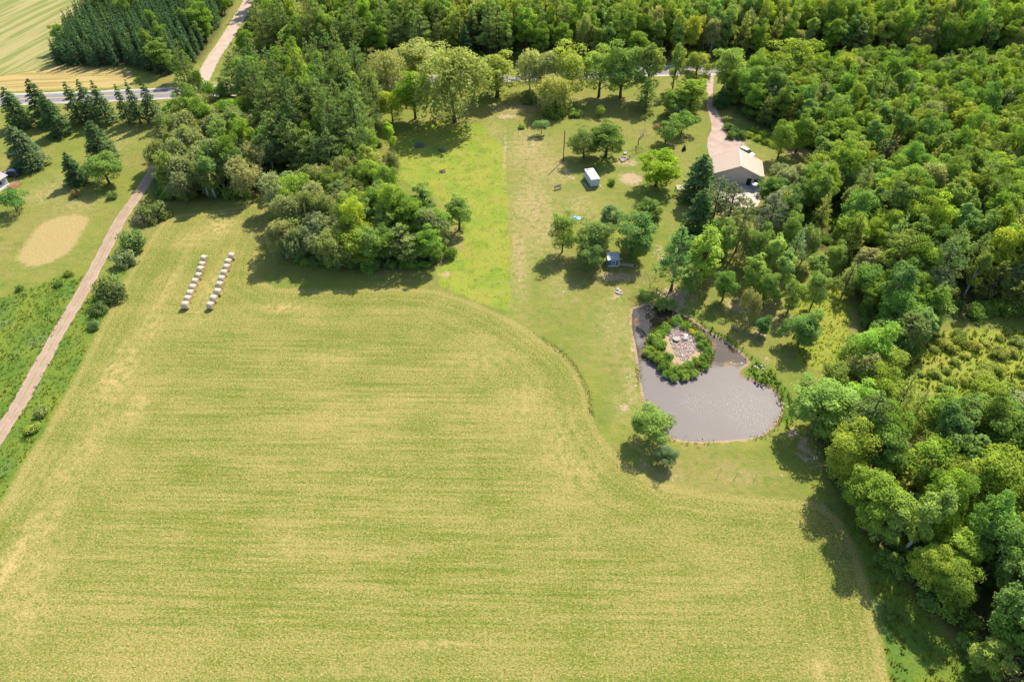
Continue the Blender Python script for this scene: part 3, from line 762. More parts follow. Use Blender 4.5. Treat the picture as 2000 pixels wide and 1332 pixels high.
PROTO = {
    'broad': [broadleaf(11, 13, 7.5), broadleaf(12, 13, 7.0, clumps=52, lump=.35), broadleaf(13, 14, 6.5, clumps=44, per=165, low=.12), broadleaf(14, 12, 8.0, clumps=58, per=135, lump=.3),
              broadleaf(15, 13, 6.8, clumps=38, per=180, lump=.4, low=.15), broadleaf(16, 14, 7.4, clumps=60, per=130, flat=.6, lump=.3)],
    'aspen': [broadleaf(21, 14, 4.8, clumps=40, per=110, leaf=.34, low=.14, flat=1.0), broadleaf(22, 14, 5.2, clumps=34, per=120, leaf=.34, lump=.45, flat=1.1, low=.16, bark=M_PALEBARK),
              broadleaf(23, 13, 4.6, clumps=46, per=90, leaf=.32, lump=.3, flat=1.0)],
    'birch': [willowy(31, 12, 6.5, 560, bark=M_PALEBARK), willowy(32, 12, 7.2, 600, bark=M_PALEBARK), willowy(33, 13, 6.0, 520, bark=M_PALEBARK)],
    'willow': [willowy(41, 14, 12, 900, leaf=.40, fall=.42, low=.05), willowy(42, 12, 10, 760, leaf=.38, fall=.36, low=.06)],
    'pine': [conifer(51, 18, 7, whorls=15, arms=6, per=46, start=.28, droop=.02, upturn=.18, power=.62, spray=.62, width=.17, irregular=.28, tuft=True),
             conifer(52, 17, 6.4, whorls=14, arms=6, per=46, start=.32, droop=.0, upturn=.2, power=.55, spray=.6, width=.17, irregular=.3, tuft=True),
             conifer(53, 18, 6.6, whorls=17, arms=6, per=42, start=.25, droop=.05, upturn=.2, power=.7, spray=.62, width=.17, irregular=.25, tuft=True)],
    'spruce': [conifer(61, 14, 6.4, arms=10, per=22, irregular=.14), conifer(62, 14, 6.0, whorls=24, arms=10, per=20, droop=.3), conifer(63, 13, 6.6, whorls=20, arms=11, per=22, droop=.2, power=.8)],
    'fullspruce': [conifer(64, 13, 9, whorls=22, arms=13, per=30, start=.05, droop=.18, power=.55, spray=.75, width=.32, irregular=.12), conifer(65, 13, 9, whorls=22, arms=13, per=30, start=.05, droop=.22, power=.62, spray=.75, width=.32, irregular=.16)],
    'plantation': [conifer(71, 13, 3.6, whorls=20, arms=7, per=11, start=.06, droop=.22, spray=.55, width=.24), conifer(72, 13, 3.3, whorls=22, arms=7, per=10, start=.06, droop=.28, spray=.55, width=.24)],
    'larch': [conifer(81, 13, 5.2, whorls=20, arms=7, per=22, start=.16, droop=.08, upturn=.12, power=.75, spray=.5, width=.16, irregular=.25, tuft=True, mat=M_LEAF),
              conifer(82, 13, 4.8, whorls=22, arms=7, per=20, start=.18, droop=.1, upturn=.12, power=.8, spray=.5, width=.16, irregular=.28, tuft=True, mat=M_LEAF)],
    'bare': [bare(91, 10, 5), bare(92, 10, 5.5, leaves=420), bare(93, 10, 4.5, leaves=160)],
    'apple': [broadleaf(101, 5, 6, clumps=30, per=75, leaf=.3, low=.2, flat=.6, lump=.4), broadleaf(102, 5, 5.6, clumps=26, per=75, leaf=.3, low=.22, flat=.65, lump=.45)],
    'shrub': [shrub(111), shrub(112, 2.5, 3.3, clumps=26), shrub(113, 2.2, 3.6, clumps=18)],
}
NAMES = {'broad': 'broadleaf_tree', 'aspen': 'aspen_tree', 'birch': 'birch_tree', 'willow': 'willow_tree', 'pine': 'pine_tree', 'spruce': 'spruce_tree', 'plantation': 'young_spruce_tree', 'fullspruce': 'spruce_tree',
         'larch': 'larch_tree', 'bare': 'bare_tree', 'apple': 'apple_tree', 'shrub': 'shrub'}
HUE = {'broad': [(.085, .150, .022), (.110, .168, .024), (.080, .132, .026), (.125, .175, .028), (.090, .160, .030)],
       'aspen': [(.100, .155, .035), (.120, .170, .035), (.085, .140, .035)],
       'birch': [(.122, .150, .056), (.138, .162, .068), (.108, .144, .046)],
       'willow': [(.150, .185, .050), (.140, .170, .060)],
       'pine': [(.074, .112, .030), (.086, .124, .032), (.062, .098, .028)],
       'spruce': [(.042, .078, .030), (.050, .085, .030), (.045, .082, .034)],
       'fullspruce': [(.045, .08, .03)],
       'plantation': [(.045, .088, .036), (.052, .098, .036)],
       'larch': [(.125, .165, .035), (.110, .155, .040), (.140, .170, .035)],
       'bare': [(.110, .120, .045)], 'apple': [(.085, .140, .035), (.075, .130, .03)], 'shrub': [(.085, .145, .030), (.110, .165, .03), (.07, .125, .03)]}

RG = random.Random(2024)
LIFT = 1.92
def lift(c): return (c[0] * LIFT * 1.14, c[1] * LIFT * 1.10, c[2] * LIFT * 1.08)
def jcol(c, a=0.14):
    c = lift(c); k = RG.uniform(1 - a, 1 + a); w = RG.uniform(-.08, .08)
    return (c[0] * k * (1 + w), c[1] * k, c[2] * k * (1 - w), 1.0)

def plant(kind, loc, h, w, label, group=None, col=None, cat=None, name=None, proto=None, rz=None):
    pr = PROTO[kind][RG.randrange(len(PROTO[kind])) if proto is None else proto]
    root = empty(name or NAMES[kind], loc, RG.uniform(0, 6.28) if rz is None else rz, label, cat or ('shrub' if kind == 'shrub' else 'tree'), group)
    s = w / pr['w'] * RG.uniform(.95, 1.05)
    root.scale = (s, s * RG.uniform(.92, 1.08), h / pr['h'])
    tk = link(pr['trunk'].name.split('.')[0], pr['trunk'], root)
    cr = link(pr['crown'].name.split('.')[0], pr['crown'], root)
    cr.color = jcol(col or RG.choice(HUE[kind]))
    return root

def at_crown(px, py, h):
    p = P(px, py, 0.56 * h); return (p.x, p.y, 0.0)

# ------------------------------------------------------------------ single trees that can be told apart
YELL, BRIGHT, DARK, GREY, PALE = (.160, .185, .028), (.115, .180, .022), (.048, .092, .024), (.120, .140, .062), (.160, .190, .070)
solo = [
    # yard
    ('broad', 1142, 280, 7.2, 7.4, (.070, .105, .030), 'dark round tree left of the pair behind the white box'),
    ('broad', 1186, 270, 9.2, 8.0, (.062, .105, .022), 'tall dark dense tree right of the pair behind the white box'),
    ('broad', 1285, 328, 8.5, 8.6, (.105, .175, .016), 'bright green round tree beside the bare earth patch'),
    ('bare', 1303, 350, 6, 4, (.1, .12, .04), 'thin crooked small tree beside the bright round tree'),
    ('fullspruce', 1370, 340, 12.5, 9.5, (.050, .085, .030), 'dark spruce just left of the tan metal roof'),
    ('fullspruce', 1368, 412, 13.5, 9.0, (.045, .082, .026), 'big dark spruce below the left corner of the patio'),
    ('apple', 1303, 256, 6, 7, (.068, .118, .03), 'spreading apple tree left of the driveway, nearer of the two'),
    ('apple', 1334, 240, 5.5, 7, (.075, .135, .03), 'spreading apple tree left of the driveway, farther of the two'),
    ('bare', 1250, 262, 6, 6, (.12, .14, .06), 'grey half bare apple tree beside the fire ring'),
    ('apple', 1058, 246, 4, 3.8, (.09, .14, .05), 'small lone apple tree in the upper yard'),
    ('broad', 1100, 454, 9.0, 5.0, (.080, .135, .030), 'tall leafy tree beside the blue tarp'),
    ('broad', 1160, 462, 9, 7.2, (.085, .130, .034), 'leafy tree left behind the blue playhouse'),
    ('broad', 1152, 500, 6, 5.4, (.068, .110, .030), 'low dark tree overhanging the blue playhouse'),
    ('aspen', 1190, 430, 9, 4.2, (.10, .14, .05), 'thin pale tree behind the trees at the playhouse'),
    ('broad', 1238, 455, 9.5, 7.6, (.068, .120, .032), 'dense round tree right behind the blue playhouse'),
    ('broad', 1266, 420, 10, 5.2, (.085, .125, .028), 'tall narrow tree at the right end of the playhouse grove'),
    ('bare', 1272, 548, 6, 3.4, (.12, .14, .05), 'thin sparse sapling between playhouse and pond'),
    ('broad', 1275, 828, 6.2, 5.5, (.082, .132, .032), 'round leafy tree at the near shore of the pond'),
    ('broad', 1301, 890, 3.8, 3.3, (.062, .090, .036), 'low twiggy half bare tree below the shore tree'),
    ('pine', 1324, 500, 15, 7.0, (.066, .130, .034), 'tall pine beside the top of the pond'),
    ('aspen', 1378, 496, 12, 6.2, (.110, .175, .030), 'bright leafy tree right of the tall pine'),
    ('aspen', 1420, 468, 11, 4.8, (.105, .160, .034), 'slender tree below the dead pine trunk'),
    ('birch', 1456, 468, 11, 5.4, (.115, .140, .05), 'thin greyish tree left of the dark column tree'),
    ('broad', 1419, 555, 8, 6.0, (.072, .135, .026), 'dark leafy tree with short trunk above the pond bank'),
    ('aspen', 1475, 535, 10, 5.4, (.100, .150, .03), 'leafy tree behind the twiggy birch by the pond'),
    ('birch', 1466, 590, 9, 4.4, (.125, .135, .045), 'twiggy brownish birch above the pond bank'),
    ('broad', 1490, 634, 4, 3.8, (.050, .105, .032), 'small dark round tree on the pond bank'),
    ('broad', 1571, 640, 7.5, 7.2, (.080, .140, .034), 'dense leafy tree left of the bright grass opening'),
    ('broad', 1597, 565, 9, 5.0, (.100, .155, .040), 'leafy tree leaning over the bright grass opening'),
    ('pine', 1428, 405, 13, 6.2, (.062, .080, .036), 'half dead pine with grey trunk in front of the patio'),
    ('pine', 1402, 388, 12, 5.4, (.062, .085, .034), 'sparse pine at the left edge of the patio'),
    ('pine', 1506, 425, 13, 6.4, (.072, .090, .048), 'half dead grey branched pine right of the patio'),
    ('pine', 1452, 435, 14, 6.5, (.072, .100, .036), 'sparse dull pine below the patio'),
    ('aspen', 1541, 415, 13, 4.6, (.070, .125, .032), 'dark column shaped tree right of the grey branched pine'),
    ('broad', 1508, 372, 8, 6.0, (.060, .115, .026), 'dark leafy tree at the right corner of the patio'),
    ('broad', 1530, 270, 10, 5.0, (.095, .150, .026), 'leafy tree with bare trunk behind the barn, left of three'),
    ('broad', 1566, 258, 10, 6.0, (.090, .140, .024), 'leafy tree with bare trunk behind the barn, middle of three'),
    ('broad', 1612, 270, 9, 5.6, (.080, .130, .026), 'leafy tree with bare trunk behind the barn, right of three'),
    ('broad', 895, 412, 8.5, 5.4, (.095, .150, .034), 'lone tree with bare trunk at the paddock edge'),
    ('shrub', 880, 486, 4, 4.2, (.075, .130, .026), 'round dark bush below the lone paddock tree'),
    ('aspen', 1513, 497, 11, 5.0, (.125, .190, .040), 'bright soft conical tree above the bright grass opening'),
    ('larch', 1556, 485, 12, 5.0, (.100, .150, .060), 'blue green feathery larch left of the grass patch'),
    ('larch', 1672, 460, 13, 5.4, (.135, .165, .035), 'yellow green pointed larch right of the grass patch'),
    ('larch', 1752, 465, 13, 5.6, (.120, .165, .045), 'soft pale larch in the open part of the right wood'),
    ('broad', 1828, 440, 12, 6.4, (.165, .215, .024), 'brightest yellow green maple in the right wood'),
    ('broad', 1636, 735, 8, 6.0, (.110, .150, .030), 'light leafy tree at the lower end of the bright opening'),
    ('broad', 1612, 790, 10, 8.0, (.095, .150, .032), 'big leafy tree at the wood corner right of the pond'),
    ('broad', 1396, 452, 9, 5.5, (.075, .130, .028), 'dark leafy tree tucked under the big dark spruce'),
    ('broad', 1500, 562, 8, 5.0, (.095, .150, .030), 'leafy tree right of the twiggy brownish birch'),
    ('aspen', 1533, 528, 10, 5.0, (.105, .155, .036), 'slender pale tree left of the bright grass opening'),
    ('broad', 1548, 580, 8, 4.6, (.090, .140, .032), 'smaller leafy tree at the left rim of the bright opening'),
    ('broad', 1482, 486, 11, 6.0, (.080, .130, .030), 'dark green tree between the thin grey tree and the soft conical one'),
    ('birch', 1347, 545, 7, 4.0, (.095, .145, .040), 'low feathery tree at the foot of the tall pine'),
    ('aspen', 1598, 520, 7.5, 4.2, (.100, .150, .036), 'leafy tree at the top of the bright opening, left of two'),
    ('broad', 1632, 504, 7.5, 4.6, (.110, .155, .034), 'leafy tree at the top of the bright opening, right of two'),
    ('larch', 1660, 540, 8.5, 4.2, (.130, .165, .042), 'soft pale larch at the upper right of the bright opening'),
    ('broad', 1545, 462, 12, 5.8, (.085, .140, .032), 'tall tree behind the blue green larch'),
    ('birch', 1580, 470, 11, 5.0, (.100, .140, .044), 'feathery tree left beside the small yellow grass patch'),
    ('shrub', 1300, 588, 2.4, 5.0, (.085, .130, .034), 'broad low bush hanging over the top corner of the pond'),
    ('shrub', 1262, 572, 2.2, 4.4, (.085, .130, .034), 'feathery bush at the top left corner of the pond'),
    # row along the road
    ('willow', 752, 138, 13, 11, (.150, .180, .066), 'pale broad crowned tree at the left end of the road row'),
    ('broad', 822, 112, 12, 12, (.140, .175, .055), 'wide pale crowned tree at the road, left of the weeping willow'),
    ('broad', 806, 178, 13, 8.5, (.105, .170, .018), 'bright green dense maple left of the weeping willow'),
    ('broad', 763, 205, 8, 5.4, (.135, .185, .020), 'yellow green small maple at the pine wood edge'),
    ('aspen', 760, 266, 8.5, 3.4, (.125, .190, .018), 'narrow bright maple standing at the paddock corner'),
    ('birch', 766, 318, 8, 4.2, (.090, .110, .036), 'dull brownish narrow tree at the paddock edge'),
    ('willow', 884, 158, 19, 16.5, (.155, .185, .052), 'huge pale yellow weeping willow'),
    ('broad', 970, 142, 12, 11, (.150, .180, .032), 'yellow green round tree right of the weeping willow'),
    ('willow', 1036, 132, 12, 7.0, (.160, .185, .070), 'silvery narrow willow beside the road'),
    ('birch', 1066, 138, 13, 6.5, (.145, .175, .070), 'silvery green tree in the road row, right of the narrow willow'),
    ('willow', 1082, 178, 10, 8, (.150, .180, .052), 'low weeping tree in front of the road row'),
    ('broad', 1112, 138, 13, 9.5, (.130, .175, .036), 'round tree in the middle of the road row'),
    ('shrub', 1032, 182, 5, 5, (.070, .095, .032), 'dark bush under the silvery road trees'),
    ('shrub', 1085, 210, 4.2, 7, (.080, .135, .028), 'wide leafy bush at the upper yard edge'),
    ('shrub', 1124, 216, 2.8, 5, (.105, .150, .034), 'low spreading bush at the upper yard edge'),
    ('apple', 1171, 216, 3, 3.4, (.10, .16, .028), 'little two layered bush tree in the upper yard'),
    ('broad', 1174, 138, 13, 9.5, (.115, .170, .034), 'tree with stout dark trunk in the road row, left of two'),
    ('broad', 1217, 138, 13.5, 10, (.110, .165, .036), 'tree with stout dark trunk in the road row, right of two'),
    ('aspen', 1270, 132, 15, 6.5, (.105, .150, .034), 'tall narrow tree at the end of the road row'),
    ('larch', 1265, 180, 9, 5.0, (.090, .145, .034), 'green conical tree in front of the road row'),
    ('aspen', 1322, 124, 13, 3.8, (.105, .150, .034), 'slim poplar like tree beside the road'),
    ('broad', 1362, 142, 11, 8, (.135, .175, .036), 'soft leafy tree left of the driveway mouth'),
    ('broad', 1352, 182, 9, 8, (.120, .175, .026), 'yellow green tree with dark trunk left of the driveway'),
    ('broad', 1315, 200, 6, 6, (.080, .140, .026), 'leafy low tree left of the driveway, beside the dark trunk tree'),
    ('birch', 1322, 214, 4, 4, (.13, .16, .07), 'small pale bushy tree above the apple trees'),
    ('broad', 1428, 132, 13, 9, (.130, .175, .034), 'open crowned tree at the driveway mouth'),
    ('spruce', 1412, 185, 6, 4.5, (.050, .090, .030), 'small dark spruce right of the driveway mouth'),
    ('broad', 1545, 118, 15, 13, (.125, .180, .026), 'big round bright tree by the road right of the driveway'),
    ('broad', 1490, 130, 10, 7, (.130, .175, .030), 'yellow green tree between driveway mouth and big road tree'),
    # left yard
    ('fullspruce', 22, 205, 12, 8, None, 'roadside spruce at the left frame edge'),
    ('fullspruce', 72, 195, 14, 8.5, None, 'tall bushy spruce pair by the left road, left tree'),
    ('fullspruce', 98, 222, 12, 8, None, 'tall bushy spruce pair by the left road, right tree'),
    ('spruce', 140, 195, 11.5, 6.5, None, 'roadside spruce in front of the tan strip, first of three'),
    ('spruce', 166, 192, 12, 6.0, None, 'roadside spruce in front of the tan strip, second of three'),
    ('spruce', 192, 194, 12, 6.5, None, 'roadside spruce in front of the tan strip, third of three'),
    ('spruce', 236, 198, 11, 4.6, None, 'thin spruce with visible trunk by the road, left of its group'),
    ('spruce', 258, 194, 12, 5.0, None, 'thin spruce with visible trunk by the road, middle of its group'),
    ('spruce', 287, 190, 13, 6.0, None, 'thin spruce with visible trunk by the road, right of its group'),
    ('fullspruce', 188, 272, 12, 8.5, (.046, .080, .032), 'full dark spruce in the left lawn'),
    ('broad', 200, 328, 7.5, 8.0, (.075, .130, .030), 'round leafy tree in the left lawn'),
    ('fullspruce', 138, 325, 9, 6.0, None, 'smaller spruce beside the round lawn tree'),
    ('fullspruce', 38, 282, 12, 10, (.050, .078, .036), 'very broad dark spruce behind the blue car'),
    ('shrub', 143, 373, 2.8, 3.0, (.15, .11, .05), 'reddish brown rounded bush on the left lawn'),
    ('shrub', 217, 377, 2.6, 3.4, (.09, .13, .04), 'small green round bush on the left lawn'),
    ('apple', 22, 392, 5, 6.4, (.06, .12, .026), 'dark green bushy tree in front of the house corner'),
    # hedge along the lane
    ('shrub', 292, 405, 4.5, 7.5, (.095, .135, .045), 'widest bush of the lane hedge, next to the wood'),
    ('shrub', 278, 420, 3.0, 4.5, (.135, .130, .075), 'greyish bush at the foot of the widest lane bush'),
    ('shrub', 255, 460, 5.2, 6.0, (.085, .125, .040), 'tall dark bush in the middle of the lane hedge'),
    ('shrub', 238, 498, 3.8, 4.4, (.105, .135, .060), 'greyish bush below the tall dark lane bush'),
    ('shrub', 205, 555, 5.4, 6.2, (.085, .120, .042), 'big dark bush at the lower end of the lane hedge'),
    ('shrub', 190, 598, 2.8, 3.4, (.075, .115, .038), 'small dark bush touching the big lower lane bush'),
    ('shrub', 179, 630, 2.0, 2.6, (.085, .120, .042), 'last little bush of the lane hedge'),
    ('shrub', 77, 798, 2.4, 3.8, (.120, .160, .055), 'grey green cushion bush beside the lane'),
    ('shrub', 61, 832, 2.0, 3.4, (.120, .160, .030), 'yellow green cushion bush beside the lane'),
    ('shrub', 36, 560, 1.6, 2.2, None, 'small bush in the left meadow corner'),
    ('shrub', 111, 551, 1.7, 2.6, None, 'bush at the edge of the left meadow'),
    ('shrub', 133, 531, 1.5, 2.2, None, 'bush at the upper tip of the left meadow'),
    ('shrub', 1019, 245, 1.6, 2.6, (.13, .19, .03), 'round bright bush in the upper yard'),
    ('shrub', 1195, 352, 2.2, 3.0, (.075, .13, .03), 'round bush right of the white box'),
    ('shrub', 1283, 245, 1.6, 3.0, (.14, .10, .055), 'reddish brown low bush left of the apple trees'),
    ('spruce', 1337, 288, 1.5, 1.3, (.035, .05, .025), 'tiny dark conifer on the lawn left of the driveway'),
]
SOLO_POS = []
for kind, px, py, h, w, col, label in solo:
    if py < 216 and px > 740: h *= 1.08; w *= 1.22
    if col: col = tuple(x * 1.12 for x in col)
    grove = 1380 < px < 1690 and 425 < py < 770
    if kind == 'shrub' and 170 < px < 300 and py > 400: h *= 1.22; w *= 1.28; col = tuple(x * .85 for x in col)
    if kind not in ('shrub', 'bare', 'fullspruce') and not grove: h *= 1.10; w *= 1.12
    if py > 216 and not grove and kind in ('broad', 'apple', 'aspen', 'pine'): w *= 1.14
    loc = at_crown(px, py, h)
    if kind in ('broad', 'aspen', 'birch', 'willow'): loc = (loc[0], loc[1], -0.06 * h); h *= 1.06
    SOLO_POS.append((loc[0], loc[1], w))
    plant(kind, loc, h, w, label, None, col)

# ------------------------------------------------------------------ the woods
def fill(poly, spacing, seed, jitter=0.36, margin=0.0):
    rg = np.random.default_rng(seed)
    x0, y0 = poly.min(0); x1, y1 = poly.max(0)
    out = []
    ny = int((y1 - y0) / (spacing * .866)) + 2
    for j in range(ny):
        for i in range(int((x1 - x0) / spacing) + 2):
            out.append((x0 + (i + 0.5 * (j % 2)) * spacing, y0 + j * spacing * .866))
    a = np.array(out) + rg.normal(0, spacing * jitter * .6, (len(out), 2))
    a = a[sdf(poly, a[:, 0], a[:, 1]) > margin]
    d = np.minimum(dist_path(LANE, a[:, 0], a[:, 1]) - 3.0, dist_path(HIGHWAY, a[:, 0], a[:, 1]) - 7.5)
    d = np.minimum(d, dist_path(SIDEROAD, a[:, 0], a[:, 1]) - 5.5)
    d = np.minimum(d, -sdf(DRIVE, a[:, 0], a[:, 1]) - 2.0)
    return a[d > 0]

def pick(rg, table):
    r = rg.random() * sum(x[1] for x in table)
    for k, p in table:
        r -= p
        if r <= 0: return k
    return table[-1][0]

CLEAR = [(760, 245), (765, 275), (765, 205), (800, 180), (765, 312), (815, 160), (770, 190), (398, 147), (405, 135), (412, 122), (424, 104), (437, 84), (446, 70), (456, 54), (470, 30), (485, 5), (430, 75), (400, 115), (272, 372), (258, 395), (290, 345), (120, 160), (200, 155), (235, 150),
         (1600, 690), (1620, 660), (1630, 620), (1610, 710), (1640, 590), (1610, 455), (1604, 462), (785, 255), (785, 300), (790, 345), (770, 290), (1400, 250), (1410, 240), (1392, 200), (1390, 180), (1495, 345), (1490, 320), (1460, 300), (1475, 360),
         (1500, 320), (1515, 300), (1540, 302), (1560, 300), (1500, 290), (1515, 285), (1470, 285), (1545, 840), (1550, 800), (1555, 760), (1562, 720), (1575, 690), (1850, 690), (1900, 680), (1950, 700), (1850, 740), (1900, 760), (1980, 740), (1980, 680), (1820, 720),
         (1740, 1200), (1760, 1240), (1765, 1300), (1800, 1290), (880, 520), (905, 470), (500, 430), (480, 400), (440, 400), (520, 420), (400, 400), (1010, 150), (1300, 141), (1020, 200), (1000, 225), (1500, 470), (1555, 590), (1540, 620)]
SUNNY = [P(u, v) for u, v in ((1600, 690), (1620, 650), (1640, 600), (1580, 720), (1590, 650), (1850, 700), (1900, 690), (1950, 700), (1900, 750), (1980, 720), (1840, 740), (1990, 780), (1880, 670), (1960, 670), (1610, 455), (1560, 620), (1520, 300), (1490, 285), (1500, 320))]
def blocks(x, y, h, w):
    for q in SUNNY:
        for f_ in (0.45, 0.8):
            if (q.x - x + h * f_ * S.x / S.z) ** 2 + (q.y - y + h * f_ * S.y / S.z) ** 2 < (w * .42) ** 2: return True
    for f_ in (0.25, 0.5, 0.75, 0.95):
        u, v, dep = project(x, y, h * f_); r = w * .5 * (0.95 if f_ < .9 else .5) * FPX / dep
        for a, b in CLEAR:
            if (u - a) ** 2 + (v - b) ** 2 < r * r: return True
    return False
forest = []      # kind, x, y, h, w, colour, label, group
def wood(poly, spacing, seed, table, hr, wr, where, tint=(1, 1, 1), cluster=None):
    rg = random.Random(seed)
    for x, y in fill(poly, spacing, seed):
        if any((x - a) ** 2 + (y - b) ** 2 < (0.30 * (c + wr[0])) ** 2 for a, b, c in SOLO_POS): continue
        tb = cluster(x, y) if cluster else table
        k = pick(rg, tb)
        h = rg.uniform(*hr) * {'pine': 1.18, 'spruce': .95, 'birch': .92, 'larch': .95}.get(k, 1.0)
        w = rg.uniform(*wr) * {'aspen': .78, 'pine': .95, 'spruce': .85, 'larch': .8, 'plantation': .55, 'bare': .8}.get(k, 1.0)
        if sdf(poly, np.array([x]), np.array([y]))[0] < 4.0: h *= 0.80
        if k == 'broad' and rg.random() < .08: w *= 1.3; h *= 1.1
        if blocks(x, y, h, w): continue
        c = rg.choice(HUE[k]); c = tuple(a * b for a, b in zip(c, tint))
        if k == 'broad' and rg.random() < 0.10: c = (c[0] * 1.24, c[1] * 1.18, c[2] * 0.9)
        forest.append([k, x, y, h, w, c, where])

wood(WOOD_RIGHT, 5.0, 1, [('broad', 6), ('aspen', 2.4), ('larch', 1.6), ('birch', 1), ('pine', .5), ('bare', .5)], (9, 15.5), (5.4, 9.4), 'in the dense wood on the right')
wood(WOOD_TOP, 5.6, 2, [('broad', 5), ('aspen', 3), ('pine', 1.6), ('birch', 1.3), ('larch', .8), ('bare', .15)], (13, 18), (5.6, 8.6), 'in the far wood', (1.25, 1.18, 1.1),  # leaf colour of the far wood brightened, standing in for haze too
     cluster=lambda x, y: [('pine', 6), ('broad', 2), ('aspen', 2), ('spruce', 1)] if y < 262 and x < 20 else [('broad', 5), ('aspen', 3.4), ('birch', 1.5), ('larch', .8), ('pine', .8)])
wood(WOOD_PINE, 4.9, 3, [('pine', 7), ('broad', .8), ('aspen', .8), ('birch', .6)], (15, 19), (6, 8.4), 'in the pine wood')
wood(WOOD_LEFT, 5.0, 4, [('birch', 4), ('broad', 2), ('aspen', 1.6)], (12, 16), (6.6, 9.4), 'in the birch wood beside the lane')
wood(WOOD_CLUMP, 4.8, 5, [], (10.5, 15), (6.2, 8.8), 'in the clump above the field',
     cluster=lambda x, y: [('birch', 8), ('broad', .7)] if x < -38 else [('broad', 5), ('aspen', 2), ('birch', .6), ('pine', .5)])
wood(PLANTATION, 3.0, 6, [('plantation', 12), ('broad', .35), ('aspen', .25)], (10.5, 13), (5.6, 6.6), 'in the spruce plantation')
for px, py, h, w in ((390, 40, 13, 10), (310, 105, 11, 9), (345, 130, 9, 7), (245, 25, 12, 7)):
    loc = at_crown(px, py, h); forest.append(['broad', loc[0], loc[1], h, w, (.10, .16, .028), 'at the edge of the spruce plantation'])

LOOK = {'broad': 'round leafy tree', 'aspen': 'slender tree', 'birch': 'feathery birch', 'pine': 'tufted pine', 'spruce': 'conical spruce',
        'plantation': 'narrow young spruce', 'larch': 'soft larch', 'bare': 'half bare tree', 'willow': 'pale willow'}
ranked = {}
for i, t in enumerate(forest):
    u, v, dep = project(t[1], t[2], t[3] * .75)
    vis = -45 < u < 2045 and -25 < v < 1375
    ranked.setdefault(t[0], []).append((t[3] / dep if vis else -1.0, i))
single, rest = [], []
for k, lst in ranked.items():
    lst.sort(reverse=True)
    lim = 300 - sum(1 for s in solo if s[0] == k)
    for n, (q, i) in enumerate(lst): (single if q > 0 and n < lim else rest).append(i)
AREA = [(1590, 1700, 640, 1000, 'at the wood edge right of the pond'), (1640, 2100, 1000, 1500, 'beside the lower hay field'), (1640, 2100, 760, 1000, 'below the scrubby clearing'),
        (1640, 2100, 480, 760, 'above the scrubby clearing'), (1480, 1660, 320, 760, 'in the open grove right of the barn'), (1400, 1700, 150, 330, 'behind the barn towards the road'),
        (1640, 1820, 150, 480, 'deep in the right wood'), (1820, 2100, 150, 480, 'at the upper right frame edge')]
def place_of(x, y, where):
    if 'right' not in where and 'far wood' not in where: 
        u, v, d_ = project(x, y, 0)
        if 'pine wood' in where: return where + (', road end' if v < 222 else ', front part' if v > 300 else ', middle part') + (', left' if u < 500 else ', centre' if u < 640 else ', paddock side')
        if 'clump' in where: return where + (', front edge' if v > 490 else ', back part' if v < 420 else ', left half' if u < 690 else ', right half')
        if 'plantation' in where and 'edge' not in where: return where + (', front row' if v > 110 else ', back rows' if v < 40 else ', middle rows') + (', road end' if u > 350 else ', field side' if u < 230 else ', centre')
        if 'birch wood' in where: return where + (', front edge' if v > 365 else ', back' if v < 290 else ', middle') + (', left' if u < 370 else ', right' if u > 450 else '')
        return where
    u, v, d_ = project(x, y, 0)
    if 'right' in where:
        for a0, a1, b0, b1, tx in AREA:
            if a0 <= u < a1 and b0 <= v < b1: return tx
        return where
    col_ = ['left part', 'left middle part', 'middle part', 'right middle part', 'right part'][min(4, max(0, int((u - 440) / 320)))]
    return f"{where}, {'front' if v > 95 else 'second' if v > 50 else 'back'} rows, {col_}"
for i in sorted(single):
    k, x, y, h, w, c, where = forest[i]
    lum = c[0] * .4 + c[1] * .6
    tone = 'bright yellow green' if c[0] / c[1] > .70 and k in ('broad', 'aspen') else 'light' if lum > .135 else 'dark' if lum < .10 else 'mid green'
    if k in ('pine', 'plantation', 'spruce'): tone = 'darker' if lum < {'pine': .083, 'plantation': .075, 'spruce': .065}[k] else 'paler'
    hi = {'pine': 20.2, 'plantation': 12.2, 'broad': 13.2, 'aspen': 13.5, 'birch': 13.2, 'larch': 11.5}.get(k, 12)
    wide = ' slim' if w < 6.2 * {'aspen': .78, 'larch': .8, 'plantation': .94, 'pine': 1.06}.get(k, 1.1) else ''
    size = 'tall' if h > hi else 'low' if h < hi - (1.0 if k == 'plantation' else 2.2) else 'middling'
    place = place_of(x, y, where)
    if k == 'broad' and 'yellow green' in tone: tone = 'yellow green'
    plant(k, (x, y, 0), h, w, f'{size}{wide} {tone} {LOOK[k]} {place}'.replace(' in the far wood, ', ' in the far wood '), f'{size}{wide} {tone} {NAMES[k].replace("_", " ")}s {place}', c)

